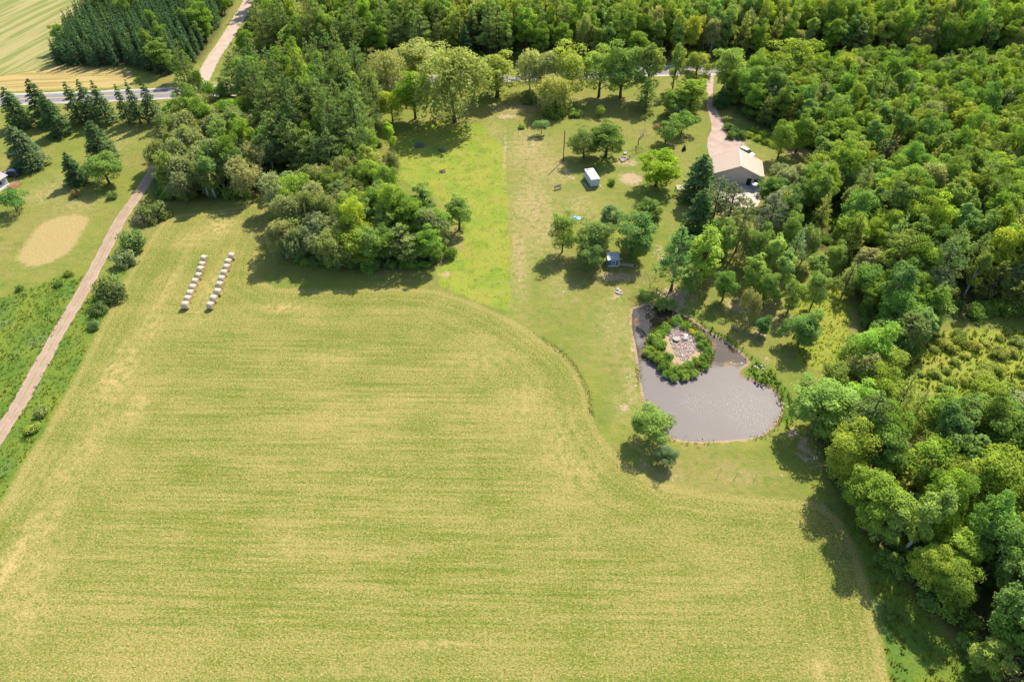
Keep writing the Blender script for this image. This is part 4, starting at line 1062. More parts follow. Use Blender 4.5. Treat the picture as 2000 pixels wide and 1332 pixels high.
# the rest of the woods: one mass
def scatter(name, items, protos, label, cat):
    """items: (proto index, x, y, z, rot, sx, sz); one object that spreads prototype plants"""
    coll = bpy.data.collections.new(name + '_kinds')
    for i, (pr, col) in enumerate(protos):
        vt = []; 
        o = bpy.data.objects.new('%s_kind_%03d' % (name, i), pr); o.color = (*col, 1); coll.objects.link(o)
    V = np.array([(a[1], a[2], a[3]) for a in items], np.float32)
    me = bpy.data.meshes.new(name); me.vertices.add(len(V)); me.vertices.foreach_set('co', V.ravel())
    me.attributes.new('kind_index', 'INT', 'POINT').data.foreach_set('value', np.array([a[0] for a in items], np.int32))
    me.attributes.new('turn', 'FLOAT_VECTOR', 'POINT').data.foreach_set('vector', np.array([(0, 0, a[4]) for a in items], np.float32).ravel())
    me.attributes.new('size', 'FLOAT_VECTOR', 'POINT').data.foreach_set('vector', np.array([(a[5], a[5], a[6]) for a in items], np.float32).ravel())
    o = link(name, me); tag(o, label, cat, None, 'stuff')
    ng = bpy.data.node_groups.new(name, 'GeometryNodeTree')
    ng.interface.new_socket('Geometry', in_out='INPUT', socket_type='NodeSocketGeometry')
    ng.interface.new_socket('Geometry', in_out='OUTPUT', socket_type='NodeSocketGeometry')
    N = ng.nodes.new; L = ng.links.new
    gi = N('NodeGroupInput'); go = N('NodeGroupOutput')
    ci = N('GeometryNodeCollectionInfo'); ci.inputs['Collection'].default_value = coll
    ci.inputs['Separate Children'].default_value = True; ci.inputs['Reset Children'].default_value = True
    ip = N('GeometryNodeInstanceOnPoints'); ip.inputs['Pick Instance'].default_value = True
    def na(n, dt):
        q = N('GeometryNodeInputNamedAttribute'); q.data_type = dt; q.inputs['Name'].default_value = n
        return [s for s in q.outputs if s.enabled and s.name == 'Attribute'][0]
    L(gi.outputs[0], ip.inputs['Points']); L(ci.outputs[0], ip.inputs['Instance'])
    L(na('kind_index', 'INT'), ip.inputs['Instance Index'])
    e2r = N('FunctionNodeEulerToRotation'); L(na('turn', 'FLOAT_VECTOR'), e2r.inputs[0]); L(e2r.outputs[0], ip.inputs['Rotation'])
    L(na('size', 'FLOAT_VECTOR'), ip.inputs['Scale'])
    L(ip.outputs[0], go.inputs[0])
    md = o.modifiers.new('spread', 'NODES'); md.node_group = ng
    return o

def joined(a, b, col):
    """trunk and crown in one mesh"""
    me = bpy.data.meshes.new('plant')
    bm = bmesh.new(); bm.from_mesh(a); na = len(bm.faces); bm.from_mesh(b); bm.faces.ensure_lookup_table()
    for i, f in enumerate(bm.faces): f.material_index = 0 if i < na else 1
    bm.to_mesh(me); bm.free()
    me.materials.append(a.materials[0])
    key = (b.materials[0].name, col)
    if key not in TINTED: TINTED[key] = leaf_material(b.materials[0].name + '_tint', 0.34 if b.materials[0] is M_NEEDLE else 0.47, base=lift(col))
    me.materials.append(TINTED[key])
    return me
TINTED = {}

kinds = sorted({forest[i][0] for i in rest}); protos, index = [], {}
for k in kinds:
    for j, pr in enumerate(PROTO[k]):
        for c in HUE[k][:3]:
            me = joined(pr['trunk'], pr['crown'], c)
            index.setdefault(k, []).append((len(protos), pr)); protos.append((me, c))
items = []
for i in rest:
    k, x, y, h, w, c, where = forest[i]
    n, pr = RG.choice(index[k]); items.append((n, x, y, 0, RG.uniform(0, 6.28), w / pr['w'], h / pr['h']))
if items: scatter('woodland', items, protos, 'continuous mass of far and hidden trees making up the deeper woods', 'woodland')

# undergrowth along wood edges and floors
items = []; us = [(joined(p['trunk'], p['crown'], c), c) for p in PROTO['shrub'] for c in HUE['shrub']]
rgu = random.Random(77)
for poly, sp, sd in ((WOOD_RIGHT, 3.6, 21), (WOOD_CLUMP, 2.6, 22), (WOOD_LEFT, 3.0, 23), (WOOD_PINE, 4.0, 24), (WOOD_TOP, 5.2, 25)):
    for x, y in fill(poly, sp, sd):
        u, v, dep = project(x, y, 1)
        if not (-80 < u < 2080 and -30 < v < 1400): continue
        e = sdf(poly, np.array([x]), np.array([y]))[0]
        if poly is WOOD_LEFT and e < 1.0: pass
        if e > 14 and rgu.random() < 0.5: continue
        s = rgu.uniform(.5, 1.1) * (1.45 if e < 3.5 else 1.0); items.append((rgu.randrange(len(us)), x, y, -0.05, rgu.uniform(0, 6.28), s, s * rgu.uniform(.7, 1.25)))
scatter('undergrowth', items, us, 'leafy undergrowth filling the floor and edges of the woods', 'undergrowth')

# bushes of the scrubby clearing at the right, and along the pond and island
clr = G([(1770, 730), (1835, 660), (1990, 650), (2040, 650), (2040, 845), (1980, 825), (1890, 788), (1805, 758)])
k = 0
for x, y in fill(clr, 3.4, 31, jitter=.5):
    if RG.random() < .30: continue
    s = RG.uniform(.7, 1.5)
    plant('shrub', (x, y, 0), 1.7 * s, 3.0 * s, 'low pale green bush in the scrubby clearing on the right', 'bushes of the scrubby clearing', RG.choice([(.150, .185, .045), (.135, .180, .04), (.12, .165, .035), (.165, .19, .05)]))
isle_spots = [(1302, 640, 2.2, 3.2), (1322, 627, 2.6, 3.6), (1340, 636, 2.2, 3.0), (1278, 660, 2.6, 3.6), (1290, 672, 2.8, 3.6), (1270, 684, 2.0, 3.0), (1284, 696, 2.6, 3.4), (1298, 712, 2.4, 3.2), (1304, 695, 2.0, 2.6),
              (1316, 724, 2.2, 3.0), (1332, 720, 2.0, 3.0), (1345, 712, 2.2, 3.0), (1362, 705, 2.2, 3.0), (1376, 698, 2.2, 2.8), (1384, 684, 2.0, 2.6), (1374, 672, 2.2, 2.8), (1366, 656, 2.2, 2.8), (1356, 726, 1.5, 2.4),
              (1318, 735, 1.4, 2.4), (1380, 712, 1.4, 2.2), (1292, 650, 2.0, 2.8), (1302, 728, 1.6, 2.4), (1338, 732, 1.4, 2.2)]
for px, py, h, w in isle_spots:
    h *= .9; q = P(px, py, 0.7); plant('shrub', (q.x, q.y, -0.1), h, w, 'dense green bush ringing the stony island in the pond', 'bushes round the pond island', RG.choice([(.095, .165, .030), (.115, .175, .034), (.080, .145, .030)]))
q = P(1353, 648, .3); plant('shrub', (q.x, q.y, -0.1), 1.1, 2.6, 'yellow green low bush on the far side of the pond island', None, (.20, .21, .03))
for px, py in ((1464, 262), (1480, 268), (1498, 275), (1512, 282), (1474, 252), (1490, 260)):
    q = P(px, py, .8); plant('shrub', (q.x, q.y, 0), 1.8, 3.6, 'yellow green bush in the weedy patch behind the barn', 'bushes behind the barn', (.14, .19, .03))
for px, py in ((1428, 262), (1436, 255), (1424, 247), (1447, 262)):
    q = P(px, py, 1.2); plant('shrub', (q.x, q.y, 0), 2.8, 4.0, 'dark bush crowding the right edge of the driveway', 'bushes at the driveway', (.075, .12, .035))

# long grass tufts
def grass(name, pts, hgt, label, col, seed, per=4):
    rng = np.random.default_rng(seed); n = len(pts)
    C = np.repeat(pts, per, 0); m = len(C)
    hh = hgt * rng.uniform(.5, 1.2, m)
    D = rng.normal(size=(m, 3)) * .45 + np.array([0, 0, 1.0])
    C3 = np.column_stack([C + rng.normal(0, .16, (m, 2)), hh * .42])
    v, f = cards_along(C3, D, hh, hh * rng.uniform(.35, .7, m), rng, up=np.array([1.0, 0.3, 0]))
    me = np_mesh(name, v, f); me.materials.append(M_LEAF)
    o = link(name, me); o.color = (*col, 1); return tag(o, label, 'grass', None, 'stuff')
rng = np.random.default_rng(9)
def inpoly(poly, dens, seed):
    rg = np.random.default_rng(seed); a, b = poly.min(0), poly.max(0); n = int((b - a).prod() * dens)
    n = min(n, 60000); p = rg.uniform(a, b, (n, 2)); p = p[sdf(poly, p[:, 0], p[:, 1]) > 0.15]
    nz = np.sin(p[:, 0] * .8 + 1.3 * np.sin(p[:, 1] * .5)) * np.cos(p[:, 1] * .9 + np.sin(p[:, 0] * .37))
    return p[rg.uniform(-1, 1, len(p)) < nz * .6 + .45]
grass('meadow_grass', inpoly(LUSH[0], 3.0, 1), .38, 'long lush green grass of the meadow left of the lane', (.105, .160, .030), 1)
grass('verge_grass', inpoly(LUSH[1], 2.2, 2), .38, 'long yellow green grass between the lane and the hay field', (.130, .175, .024), 2)
grass('opening_grass', inpoly(LUSH[2], 2.5, 3), .38, 'bright yellow green grass in the opening at the right wood', (.185, .215, .024), 3)
grass('bank_grass', inpoly(LUSH[3], 3.5, 4), .6, 'long green grass on the far bank of the pond', (.095, .165, .022), 4)
grass('wood_edge_grass', inpoly(LUSH[4], 2.0, 5), .5, 'long grass between the hay field and the right wood', (.140, .175, .026), 5)
grass('clearing_grass', inpoly(LUSH[5], 2.0, 6), .6, 'long grass between the bushes of the scrubby clearing', (.125, .175, .030), 6)
shore = smooth(G([(1236, 615), (1240, 670), (1247, 715), (1250, 742), (1259, 780), (1270, 815), (1292, 843), (1320, 859), (1370, 864), (1430, 861), (1475, 856), (1503, 844), (1522, 821), (1532, 795), (1528, 775), (1513, 757), (1492, 746), (1468, 738), (1448, 729)]), 40)
sn = np.sin(np.arange(len(shore)) * .021) * np.cos(np.arange(len(shore)) * .057 + 1) + rng.uniform(-.9, .5, len(shore))
sh = shore[sn > -.15]; grass('shore_grass', sh + rng.normal(0, .30, sh.shape), .32, 'ragged fringe of grass and weeds round the pond shore', (.120, .155, .034), 17, per=3)
ir = np.vstack([ISLE, ISLE[:1]]); ish = smooth(ir, 40); grass('island_grass', ish + rng.normal(0, .4, ish.shape), .6, 'long grass fringing the pond island at the water', (.125, .175, .030), 18, per=4)
grass('paddock_grass', inpoly(PADDOCK, 0.9, 19), .26, 'tufts of long grass in the bright paddock', (.140, .175, .026), 19, per=3)
edge = G([(1040, 648), (1070, 668), (1100, 691), (1130, 726), (1148, 766), (1154, 800), (1157, 812)])
es = smooth(edge, 90); ew = np.sin(np.linspace(0.1, 3.0, len(es)))
es = es[rng.uniform(0, 1, len(es)) < ew]
grass('field_edge_grass', es + rng.normal(0, .28, es.shape), .20, 'uncut dark rim of grass along the curved field edge', (.080, .115, .020), 7, per=3)

# ------------------------------------------------------------------ materials for built things
M_TANROOF = simple('tan_metal_roof', (0.62, 0.46, 0.335), 0.5, 0.04, 0.5, 0.4)
M_TANWALL = simple('tan_wall_steel', (0.72, 0.60, 0.47), 0.6, 0.06, 0.8)
M_CONC = simple('concrete', (0.48, 0.40, 0.34), 0.9, 0.10, 0.8, 0.2)
M_DARKGLASS = simple('dark_glass', (0.02, 0.022, 0.026), 0.12, 0.2, 2, 0.6)
M_WHITE = simple('white_paint', (0.78, 0.77, 0.76), 0.45, 0.05, 2, 0.4)
M_GREYWHITE = simple('grey_white_steel', (0.52, 0.55, 0.60), 0.5, 0.06, 1.5, 0.4)
M_WOOD = simple('weathered_wood', (0.36, 0.29, 0.22), 0.85, 0.25, 3, 0.2, bump=.3)
M_GREYWOOD = simple('grey_wood', (0.22, 0.22, 0.215), 0.85, 0.25, 3, 0.2, bump=.3)
M_POLE = simple('dark_pole_wood', (0.075, 0.055, 0.04), 0.9, 0.3, 2)
M_BLUETARP = simple('blue_tarp', (0.06, 0.30, 0.58), 0.4, 0.3, 1.5, 0.5)
M_BLUEWALL = simple('slate_blue_siding', (0.10, 0.16, 0.21), 0.7, 0.12, 3)
M_BLUEROOF = simple('pale_blue_roof', (0.34, 0.40, 0.48), 0.5, 0.12, 2, 0.4)
M_STONE = simple('field_stone', (0.40, 0.34, 0.31), 0.9, 0.3, 2, 0.2)
M_PALESTONE = simple('pale_stone', (0.47, 0.42, 0.385), 0.9, 0.15, 2, 0.2)
M_BROWNSTONE = simple('brown_stone', (0.40, 0.27, 0.19), 0.9, 0.2, 2, 0.2)
M_BLACK = simple('black_iron', (0.022, 0.026, 0.03), 0.5, 0.3, 3, 0.5)
M_TYRE = simple('tyre_rubber', (0.02, 0.02, 0.02), 0.9, 0.2, 3)
M_RIM = simple('wheel_rim', (0.42, 0.43, 0.44), 0.35, 0.1, 3, 0.5, 0.6)
M_CARWHITE = simple('white_car_paint', (0.74, 0.75, 0.78), 0.25, 0.03, 1, 0.5, coat=.6)
M_CARBLUE = simple('blue_car_paint', (0.012, 0.03, 0.055), 0.22, 0.1, 1, 0.5, coat=.8)
M_CARGLASS = simple('car_glass', (0.03, 0.04, 0.045), 0.05, 0.1, 1, 0.9)
M_LAMP = simple('lamp_glass', (0.75, 0.75, 0.72), 0.2, 0.05, 1)
M_REDLAMP = simple('tail_lamp', (0.35, 0.02, 0.015), 0.2, 0.05, 1)
M_NET = simple('bale_net_wrap', (0.54, 0.44, 0.33), 0.85, 0.16, 2.5, 0.25)
M_HAY = simple('hay_end', (0.50, 0.38, 0.14), 0.95, 0.3, 5, 0.1, bump=.6)
M_SHINGLE = simple('grey_shingles', (0.36, 0.31, 0.31), 0.9, 0.12, 3, 0.2)
M_HOUSEWALL = simple('grey_house_siding', (0.44, 0.45, 0.47), 0.7, 0.06, 2)
M_REDWOOD = simple('red_brown_wood', (0.33, 0.15, 0.095), 0.8, 0.2, 3)
M_RUST = simple('rust_red', (0.28, 0.09, 0.06), 0.8, 0.3, 4)

# ------------------------------------------------------------------ barn with tan metal roof
bx = empty('metal_barn', (60.6, 167.3, 0), R(-11), 'tan steel building with a wide gabled metal roof at the driveway', 'building')
W2, L2, EH, RH = 6.2, 4.4, 2.8, 5.5     # wall half width (x), half length (y), heights
mb = MB()
for y0, y1 in ((-L2, -L2 + .15), (L2 - .15, L2)):
    v = [(-W2, y0, 0), (W2, y0, 0), (W2, y0, EH), (0, y0, RH - .05), (-W2, y0, EH), (-W2, y1, 0), (W2, y1, 0), (W2, y1, EH), (0, y1, RH - .05), (-W2, y1, EH)]
    mb.add(v, [(0, 1, 2, 3, 4), (9, 8, 7, 6, 5), (0, 5, 6, 1), (1, 6, 7, 2), (2, 7, 8, 3), (3, 8, 9, 4), (4, 9, 5, 0)])
mb.box(-W2, -W2 + .15, -L2 + .15, L2 - .15, 0, EH - .02); mb.box(W2 - .15, W2, -L2 + .15, L2 - .15, 0, EH - .02)
wall = mb.build('wall', M_TANWALL, bx)
rb = MB()
for i in range(33):
    x = -W2 + .1 + i * (2 * W2 - .2) / 32
    zt = EH + (RH - EH) * (1 - abs(x) / W2) - .15
    rb.box(x - .03, x + .03, -L2 - .03, -L2 - .002, 0.05, zt)
rb.build('wall_rib', M_TANWALL, wall)
ov, oy = 0.45, 0.40
sl = (RH - EH) / W2
for s in (-1, 1):
    mb = MB()
    xe = s * (W2 + ov); ze = EH - sl * ov
    a = [(0, -L2 - oy, RH + .05), (xe, -L2 - oy, ze + .05), (xe, L2 + oy, ze + .05), (0, L2 + oy, RH + .05)]
    b = [(p[0], p[1], p[2] - .14) for p in a]
    mb.add(a + b, [(0, 1, 2, 3), (7, 6, 5, 4), (0, 4, 5, 1), (1, 5, 6, 2), (2, 6, 7, 3), (3, 7, 4, 0)])
    slab = mb.build('roof', M_TANROOF, bx)
    rb = MB()
    for i in range(25):
        y = -L2 - oy + .12 + i * (2 * (L2 + oy) - .24) / 24
        rb.add([(0, y - .035, RH + .051), (xe, y - .035, ze + .051), (xe, y + .035, ze + .051), (0, y + .035, RH + .051), (0, y, RH + .10), (xe, y, ze + .10)],
               [(0, 1, 5, 4), (4, 5, 2, 3), (0, 4, 3), (1, 2, 5)])
    rb.build('roof_rib', M_TANROOF, slab)
MB().add([(-.22, -L2 - oy - .01, RH + .03), (0, -L2 - oy - .01, RH + .13), (.22, -L2 - oy - .01, RH + .03), (-.22, L2 + oy + .01, RH + .03), (0, L2 + oy + .01, RH + .13), (.22, L2 + oy + .01, RH + .03)],
         [(0, 1, 4, 3), (1, 2, 5, 4), (0, 2, 1), (3, 4, 5)]).build('ridge_cap', M_TANROOF, bx)
for s in (-1, 1):
    n = Vector((s * (W2 + ov), 0, -sl * (W2 + ov))).normalized()
    mb = MB(); xe = s * (W2 + ov); ze = EH - sl * ov
    mb.add([(0, -L2 - oy - .03, RH + .07), (xe, -L2 - oy - .03, ze + .07), (xe, -L2 - oy - .03, ze - .14), (0, -L2 - oy - .03, RH - .14),
            (0, -L2 - oy - .002, RH + .07), (xe, -L2 - oy - .002, ze + .07), (xe, -L2 - oy - .002, ze - .14), (0, -L2 - oy - .002, RH - .14)],
           [(0, 1, 2, 3), (7, 6, 5, 4), (0, 4, 5, 1), (1, 5, 6, 2), (2, 6, 7, 3), (3, 7, 4, 0)])
    mb.build('fascia', M_TANWALL, bx)
def opening(parent, x0, x1, z0, z1, y, name, glass, frame):
    o = MB().box(x0, x1, y - .05, y - .005, z0, z1).build(name, glass, parent)
    f = MB(); t = .09
    f.box(x0 - t, x0, y - .075, y - .004, z0 - t, z1 + t).box(x1, x1 + t, y - .075, y - .004, z0 - t, z1 + t).box(x0, x1, y - .075, y - .004, z1, z1 + t).box(x0, x1, y - .075, y - .004, z0 - t, z0)
    f.build('frame', frame, o)
    return o
opening(bx, 2.3, 3.5, .1, 2.1, -L2 - .03, 'door', M_DARKGLASS, M_TANWALL)
opening(bx, 4.1, 5.2, .9, 2.1, -L2 - .03, 'window', M_DARKGLASS, M_TANWALL)
d = opening(bx, -3.8, -1.0, .05, 2.2, -L2 - .03, 'garage_door', M_TANWALL, M_WHITE)
# patio
pt = G([(1415, 338), (1494, 362), (1490, 385), (1478, 405), (1440, 408), (1405, 400), (1398, 365)])
MB().prism([tuple(p) for p in pt], -.02, .10).build('concrete_patio', M_CONC)['kind'] = 'structure'
# white umbrella-like cover on the patio
q = P(1475, 360, 1.6)
um = empty('patio_umbrella', (q.x, q.y, .1), 0.3, 'white eight sided canopy standing on the concrete patio', 'umbrella')
n8 = [(math.cos(k * math.pi / 4) * .95, math.sin(k * math.pi / 4) * .95) for k in range(8)]
MB().add([(0, 0, 1.95)] + [(x, y, 1.6) for x, y in n8] + [(0, 0, 1.90)] + [(x, y, 1.5) for x, y in n8],
         [(0, 1 + k, 1 + (k + 1) % 8) for k in range(8)] + [(9, 10 + (k + 1) % 8, 10 + k) for k in range(8)] + [(1 + k, 10 + k, 10 + (k + 1) % 8, 1 + (k + 1) % 8) for k in range(8)]).build('canopy', M_WHITE, um)
MB().tube([(0, 0, 0), (0, 0, 1.9)], .035, 8).build('pole', M_RIM, um)
MB().tube([(0, 0, 0), (0, 0, .1)], .28, 12).build('base', M_GREYWHITE, um)

# ------------------------------------------------------------------ vehicles
def car(name, loc, rz, label, paint, tall=1.72, length=4.7):
    r = empty(name, loc, rz, label, 'car')
    h2 = length / 2
    def loft(sections, mat, nm, parent=r, smooth_shade=False):
        m = MB(); n = len(sections[0]); v = [p for s in sections for p in s]
        f = [(i * n + k, i * n + (k + 1) % n, (i + 1) * n + (k + 1) % n, (i + 1) * n + k) for i in range(len(sections) - 1) for k in range(n)]
        f += [tuple(range(n))[::-1], tuple(range((len(sections) - 1) * n, len(sections) * n))]
        return m.add(v, f).build(nm, mat, parent, 0.03)
    def sec(x, w, z0, z1, r_=.12):
        return [(x, -w, z0), (x, w, z0), (x, w + .03, (z0 + z1) * .5), (x, w - r_ * .4, z1 - r_ * .3), (x, w - r_, z1), (x, -w + r_, z1), (x, -w + r_ * .4, z1 - r_ * .3), (x, -w - .03, (z0 + z1) * .5)]
    loft([sec(-h2, .78, .38, .88), sec(-h2 + .15, .86, .28, 1.0), sec(-h2 * .4, .88, .24, 1.02), sec(h2 * .25, .88, .24, 1.0), sec(h2 * .6, .86, .25, .95), sec(h2 - .15, .82, .3, .82), sec(h2, .72, .36, .70)], paint, 'body')
    g = loft([sec(-h2 + .12, .74, .95, 1.02, .05), sec(-h2 + .35, .72, .95, tall - .06), sec(-h2 * .2, .72, .95, tall - .02), sec(h2 * .12, .70, .95, tall - .06), sec(h2 * .48, .74, .9, .98, .05)], M_CARGLASS, 'window_band')
    MB().box(-h2 + .34, h2 * .14, -.66, .66, tall - .06, tall).build('roof', paint, r, .025)
    pm = MB()
    for y in (-.735, .735):
        for x in (-h2 * .28, h2 * -.66): pm.box(x - .05, x + .05, y - .02, y + .02, .96, tall - .08)
    pm.build('pillar', paint, r)
    for x in (-h2 * .60, h2 * .62):
        for y in (-.86, .86):
            t = MB().tube([(x, y - .11, .34), (x, y + .11, .34)], .34, 16).build('wheel', M_TYRE, r)
            MB().tube([(x, y - .12, .34), (x, y + .12, .34)], .20, 12).build('rim', M_RIM, t)
    for y in (-.6, .6):
        MB().box(h2 - .06, h2 + .01, y - .16, y + .16, .60, .72).build('headlight', M_LAMP, r)
        MB().box(-h2 - .01, -h2 + .05, y - .12, y + .12, .66, .88).build('tail_light', M_REDLAMP, r)
    return r
q = P(1458, 297, .9); car('parked_car', (q.x + .1, q.y, 0), R(-52), 'white car parked behind the tan metal roof', M_CARWHITE, 1.75, 4.8)
q = P(21, 338, .9); car('parked_car', (q.x, q.y, 0), R(176), 'dark blue car parked behind the grey house corner', M_CARBLUE, 1.75, 4.7)

# ------------------------------------------------------------------ house at the left edge
hb = P(19, 361)
hs = empty('grey_house', (hb.x, hb.y, 0), R(-14), 'grey walled house with shingled roof cut by the left frame edge', 'house')
# local: +x faces the lane (east wall at x=0), the near-right corner at the origin, house extends -x and +-y
hw_ = MB(); hw_.box(-9, 0, -9.5, 0, 0, 2.7); hwall = hw_.build('wall', M_HOUSEWALL, hs)
rf = MB(); rf.add([(.5, .5, 2.62), (.5, -10, 2.62), (-4.5, -10, 4.6), (-4.5, .5, 4.6), (-9.5, -10, 2.62), (-9.5, .5, 2.62),
                   (.5, .5, 2.50), (.5, -10, 2.50), (-4.5, -10, 4.48), (-4.5, .5, 4.48), (-9.5, -10, 2.50), (-9.5, .5, 2.50)],
                  [(0, 1, 2, 3), (3, 2, 4, 5), (6, 9, 8, 7), (9, 11, 10, 8), (0, 6, 7, 1), (5, 4, 10, 11), (0, 3, 9, 6), (3, 5, 11, 9), (1, 7, 8, 2), (2, 8, 10, 4)])
rf.build('roof', M_SHINGLE, hs)
MB().box(0.003, .12, -9.5, .0, 0, .42).build('foundation_board', M_WHITE, hs)
w = MB().box(.004, .05, -2.6, -1.7, 1.2, 2.1).build('window', M_DARKGLASS, hs)
MB().box(.004, .07, -2.7, -2.6, 1.1, 2.2).box(.004, .07, -1.7, -1.6, 1.1, 2.2).box(.004, .07, -2.6, -1.7, 2.1, 2.2).box(.004, .07, -2.6, -1.7, 1.1, 1.2).build('frame', M_WHITE, w)
dk = empty('deck_stair', P(22, 361, .4) - Vector((0, 0, .4)), R(-14), 'red brown wooden steps beside the grey house', 'stair')
for i in range(5): MB().box(.1 + i * .38, .44 + i * .38, -1.3, 1.3, .72 - i * .15, .78 - i * .15).build('tread', M_REDWOOD, dk)
for y in (-1.34, 1.3):
    MB().tube([(.1, y, .9), (2.0, y, .2)], .04, 6).build('handrail', M_REDWOOD, dk)
    MB().tube([(.1, y, 0), (.1, y, 1.0)], .05, 6).build('post', M_REDWOOD, dk)
    MB().tube([(1.95, y, -.03), (1.95, y, .4)], .05, 6).build('post', M_REDWOOD, dk)

# ------------------------------------------------------------------ hay bales
def bale_mesh():
    n = 28; prof = [(-.61, .60), (-.59, .69), (-.52, .745), (-.35, .775), (0, .79), (.35, .775), (.52, .745), (.59, .69), (.61, .60)]
    v = []; f = []
    for x, r in prof:
        for k in range(n):
            a = 2 * math.pi * k / n; z = math.sin(a) * r + .755
            v.append((x, math.cos(a) * r, max(z, 0.0) if z < .06 else z))
    for i in range(len(prof) - 1):
        for k in range(n): f.append((i * n + k, i * n + (k + 1) % n, (i + 1) * n + (k + 1) % n, (i + 1) * n + k))
    me = bpy.data.meshes.new('net_wrap'); me.from_pydata(v, [], f); me.update()
    for p in me.polygons: p.use_smooth = True
    me.materials.append(M_NET)
    ends = []
    for s in (-1, 1):
        vv = [(s * .60, 0, .755)]; ff = []; rg = random.Random(5 + s)
        rings = [.12, .23, .34, .45, .55, .62]
        for j, r in enumerate(rings):
            for k in range(20):
                a = 2 * math.pi * k / 20; vv.append((s * (.60 + rg.uniform(0, .03) + (.018 if j % 2 else 0)), math.cos(a) * r, .755 + math.sin(a) * r))
        for k in range(20): ff.append((0, 1 + k, 1 + (k + 1) % 20))
        for j in range(len(rings) - 1):
            for k in range(20): a = 1 + j * 20; ff.append((a + k, a + 20 + k, a + 20 + (k + 1) % 20, a + (k + 1) % 20))
        e = bpy.data.meshes.new('hay_end'); e.from_pydata(vv, [], ff); e.update(); e.materials.append(M_HAY); ends.append(e)
    return me, ends
BM, BE = bale_mesh()
rowL = [(1593, 690), (1580, 738), (1567, 777), (1550, 824), (1523, 870), (1507, 918), (1485, 962), (1467, 1006), (1447, 1053)]
rowR = [(1808, 670), (1783, 718), (1771, 760), (1750, 802), (1731, 850), (1717, 896), (1701, 950), (1669, 1004), (1643, 1055)]
ORD = ['farthest', 'second farthest', 'third farthest', 'fourth farthest', 'middle', 'fourth nearest', 'third nearest', 'second nearest', 'nearest']
for side, row in (('left', rowL), ('right', rowR)):
    for i, (u, v) in enumerate(row):
        q = P(u / 4.0 + 1.0, 333 + v / 4.0, .75)
        b = empty('hay_bale', (q.x, q.y, 0), R(-10) + RG.uniform(-.14, .14), f'{ORD[i]} round hay bale of the {side} row in the field', 'hay bale', 'round hay bales in two rows')
        s = RG.uniform(.97, 1.06); b.scale = (s, s, s)
        link('net_wrap', BM, b)
        for e in BE: link('hay_end', e, b)

# ------------------------------------------------------------------ yard things
q = P(1100, 315)
up = empty('utility_pole', q, 0, 'tall dark wooden pole with a small lamp in the yard', 'pole')
MB().tube([(0, 0, -.2), (0, 0, 4.5), (.03, 0, 9.1)], [.17, .145, .11], 10).build('pole', M_POLE, up)
arm = MB().tube([(0, 0, 8.75), (.25, 0, 8.85), (.42, 0, 8.8)], .025, 6).build('lamp_arm', M_RIM, up)
MB().tube([(.42, 0, 8.86), (.42, 0, 8.72), (.42, 0, 8.58)], [.06, .15, .13], 10).build('lamp', M_LAMP, up)

q = P(1162, 366)
wb = empty('storage_box', (q.x, q.y, 0), R(14), 'white box trailer body standing on the lawn', 'box')
MB().box(-1.15, 1.15, 0, 5.6, .25, 2.35).build('body', M_GREYWHITE, wb, .02)
MB().box(-1.2, 1.2, -.05, 5.65, 2.36, 2.44).build('roof', M_WHITE, wb)
MB().box(-.85, -.15, 4.9, 5.4, 2.445, 2.52).build('roof_vent', M_RUST, wb)
for x in (-1.165, 1.165, 0):
    MB().box(x - .03, x + .03, -.03, -.004, .3, 2.3).build('corner_trim', M_WHITE, wb)
for y in (.6, 4.8): MB().box(-1.1, 1.1, y - .1, y + .1, 0, .249).build('skid', M_WOOD, wb)
for i, (dx, dy, L_, a) in enumerate(((-2.0, -.1, 3.4, 14), (-2.3, 1.0, 2.6, 20), (1.55, -.2, 3.0, 12), (0.2, -.55, 3.6, 98))):
    c = wb.matrix_basis @ Vector((dx, dy, .03))
    o = MB().box(-.12, .12, -L_ * .15, L_ * .85, 0, .07).build('timber', M_WOOD)
    o.location = c; o.rotation_euler = (0, 0, R(a))
    tag(o, ['long timber nearest the left side of the white box', 'shorter timber farther left of the white box', 'timber lying along the right side of the white box', 'timber lying across the near end of the white box'][i], 'timber', 'timbers round the white box')

def bench(loc, rz, label, mat, L_=1.7):
    r = empty('bench', loc, rz, label, 'bench')
    for i in range(4): MB().box(-L_ / 2, L_ / 2, -.24 + i * .125, -.135 + i * .125, .43, .47).build('seat_slat', mat, r)
    for i in range(4): MB().box(-L_ / 2, L_ / 2, .27 + i * .03, .30 + i * .03, .52 + i * .12, .62 + i * .12).build('back_slat', mat, r)
    for x in (-L_ / 2 + .15, L_ / 2 - .15):
        MB().box(x - .04, x + .04, -.22, -.14, 0, .43).build('leg', mat, r)
        MB().box(x - .04, x + .04, .24, .315, 0, .95, Matrix.Shear('XZ', 4, (0, 0)) if False else None).build('leg', mat, r)
        MB().box(x - .05, x + .05, -.25, .30, .64, .69).build('armrest', mat, r)
        MB().box(x - .03, x + .03, -.23, -.17, .47, .64).build('arm_post', mat, r)
    return r
bench(P(1090, 370), R(28), 'grey wooden bench alone on the lawn left of the white box', M_GREYWOOD, 2.0)
bench(P(1436, 644), R(150), 'grey wooden bench in tree shade on the pond bank', M_GREYWOOD)

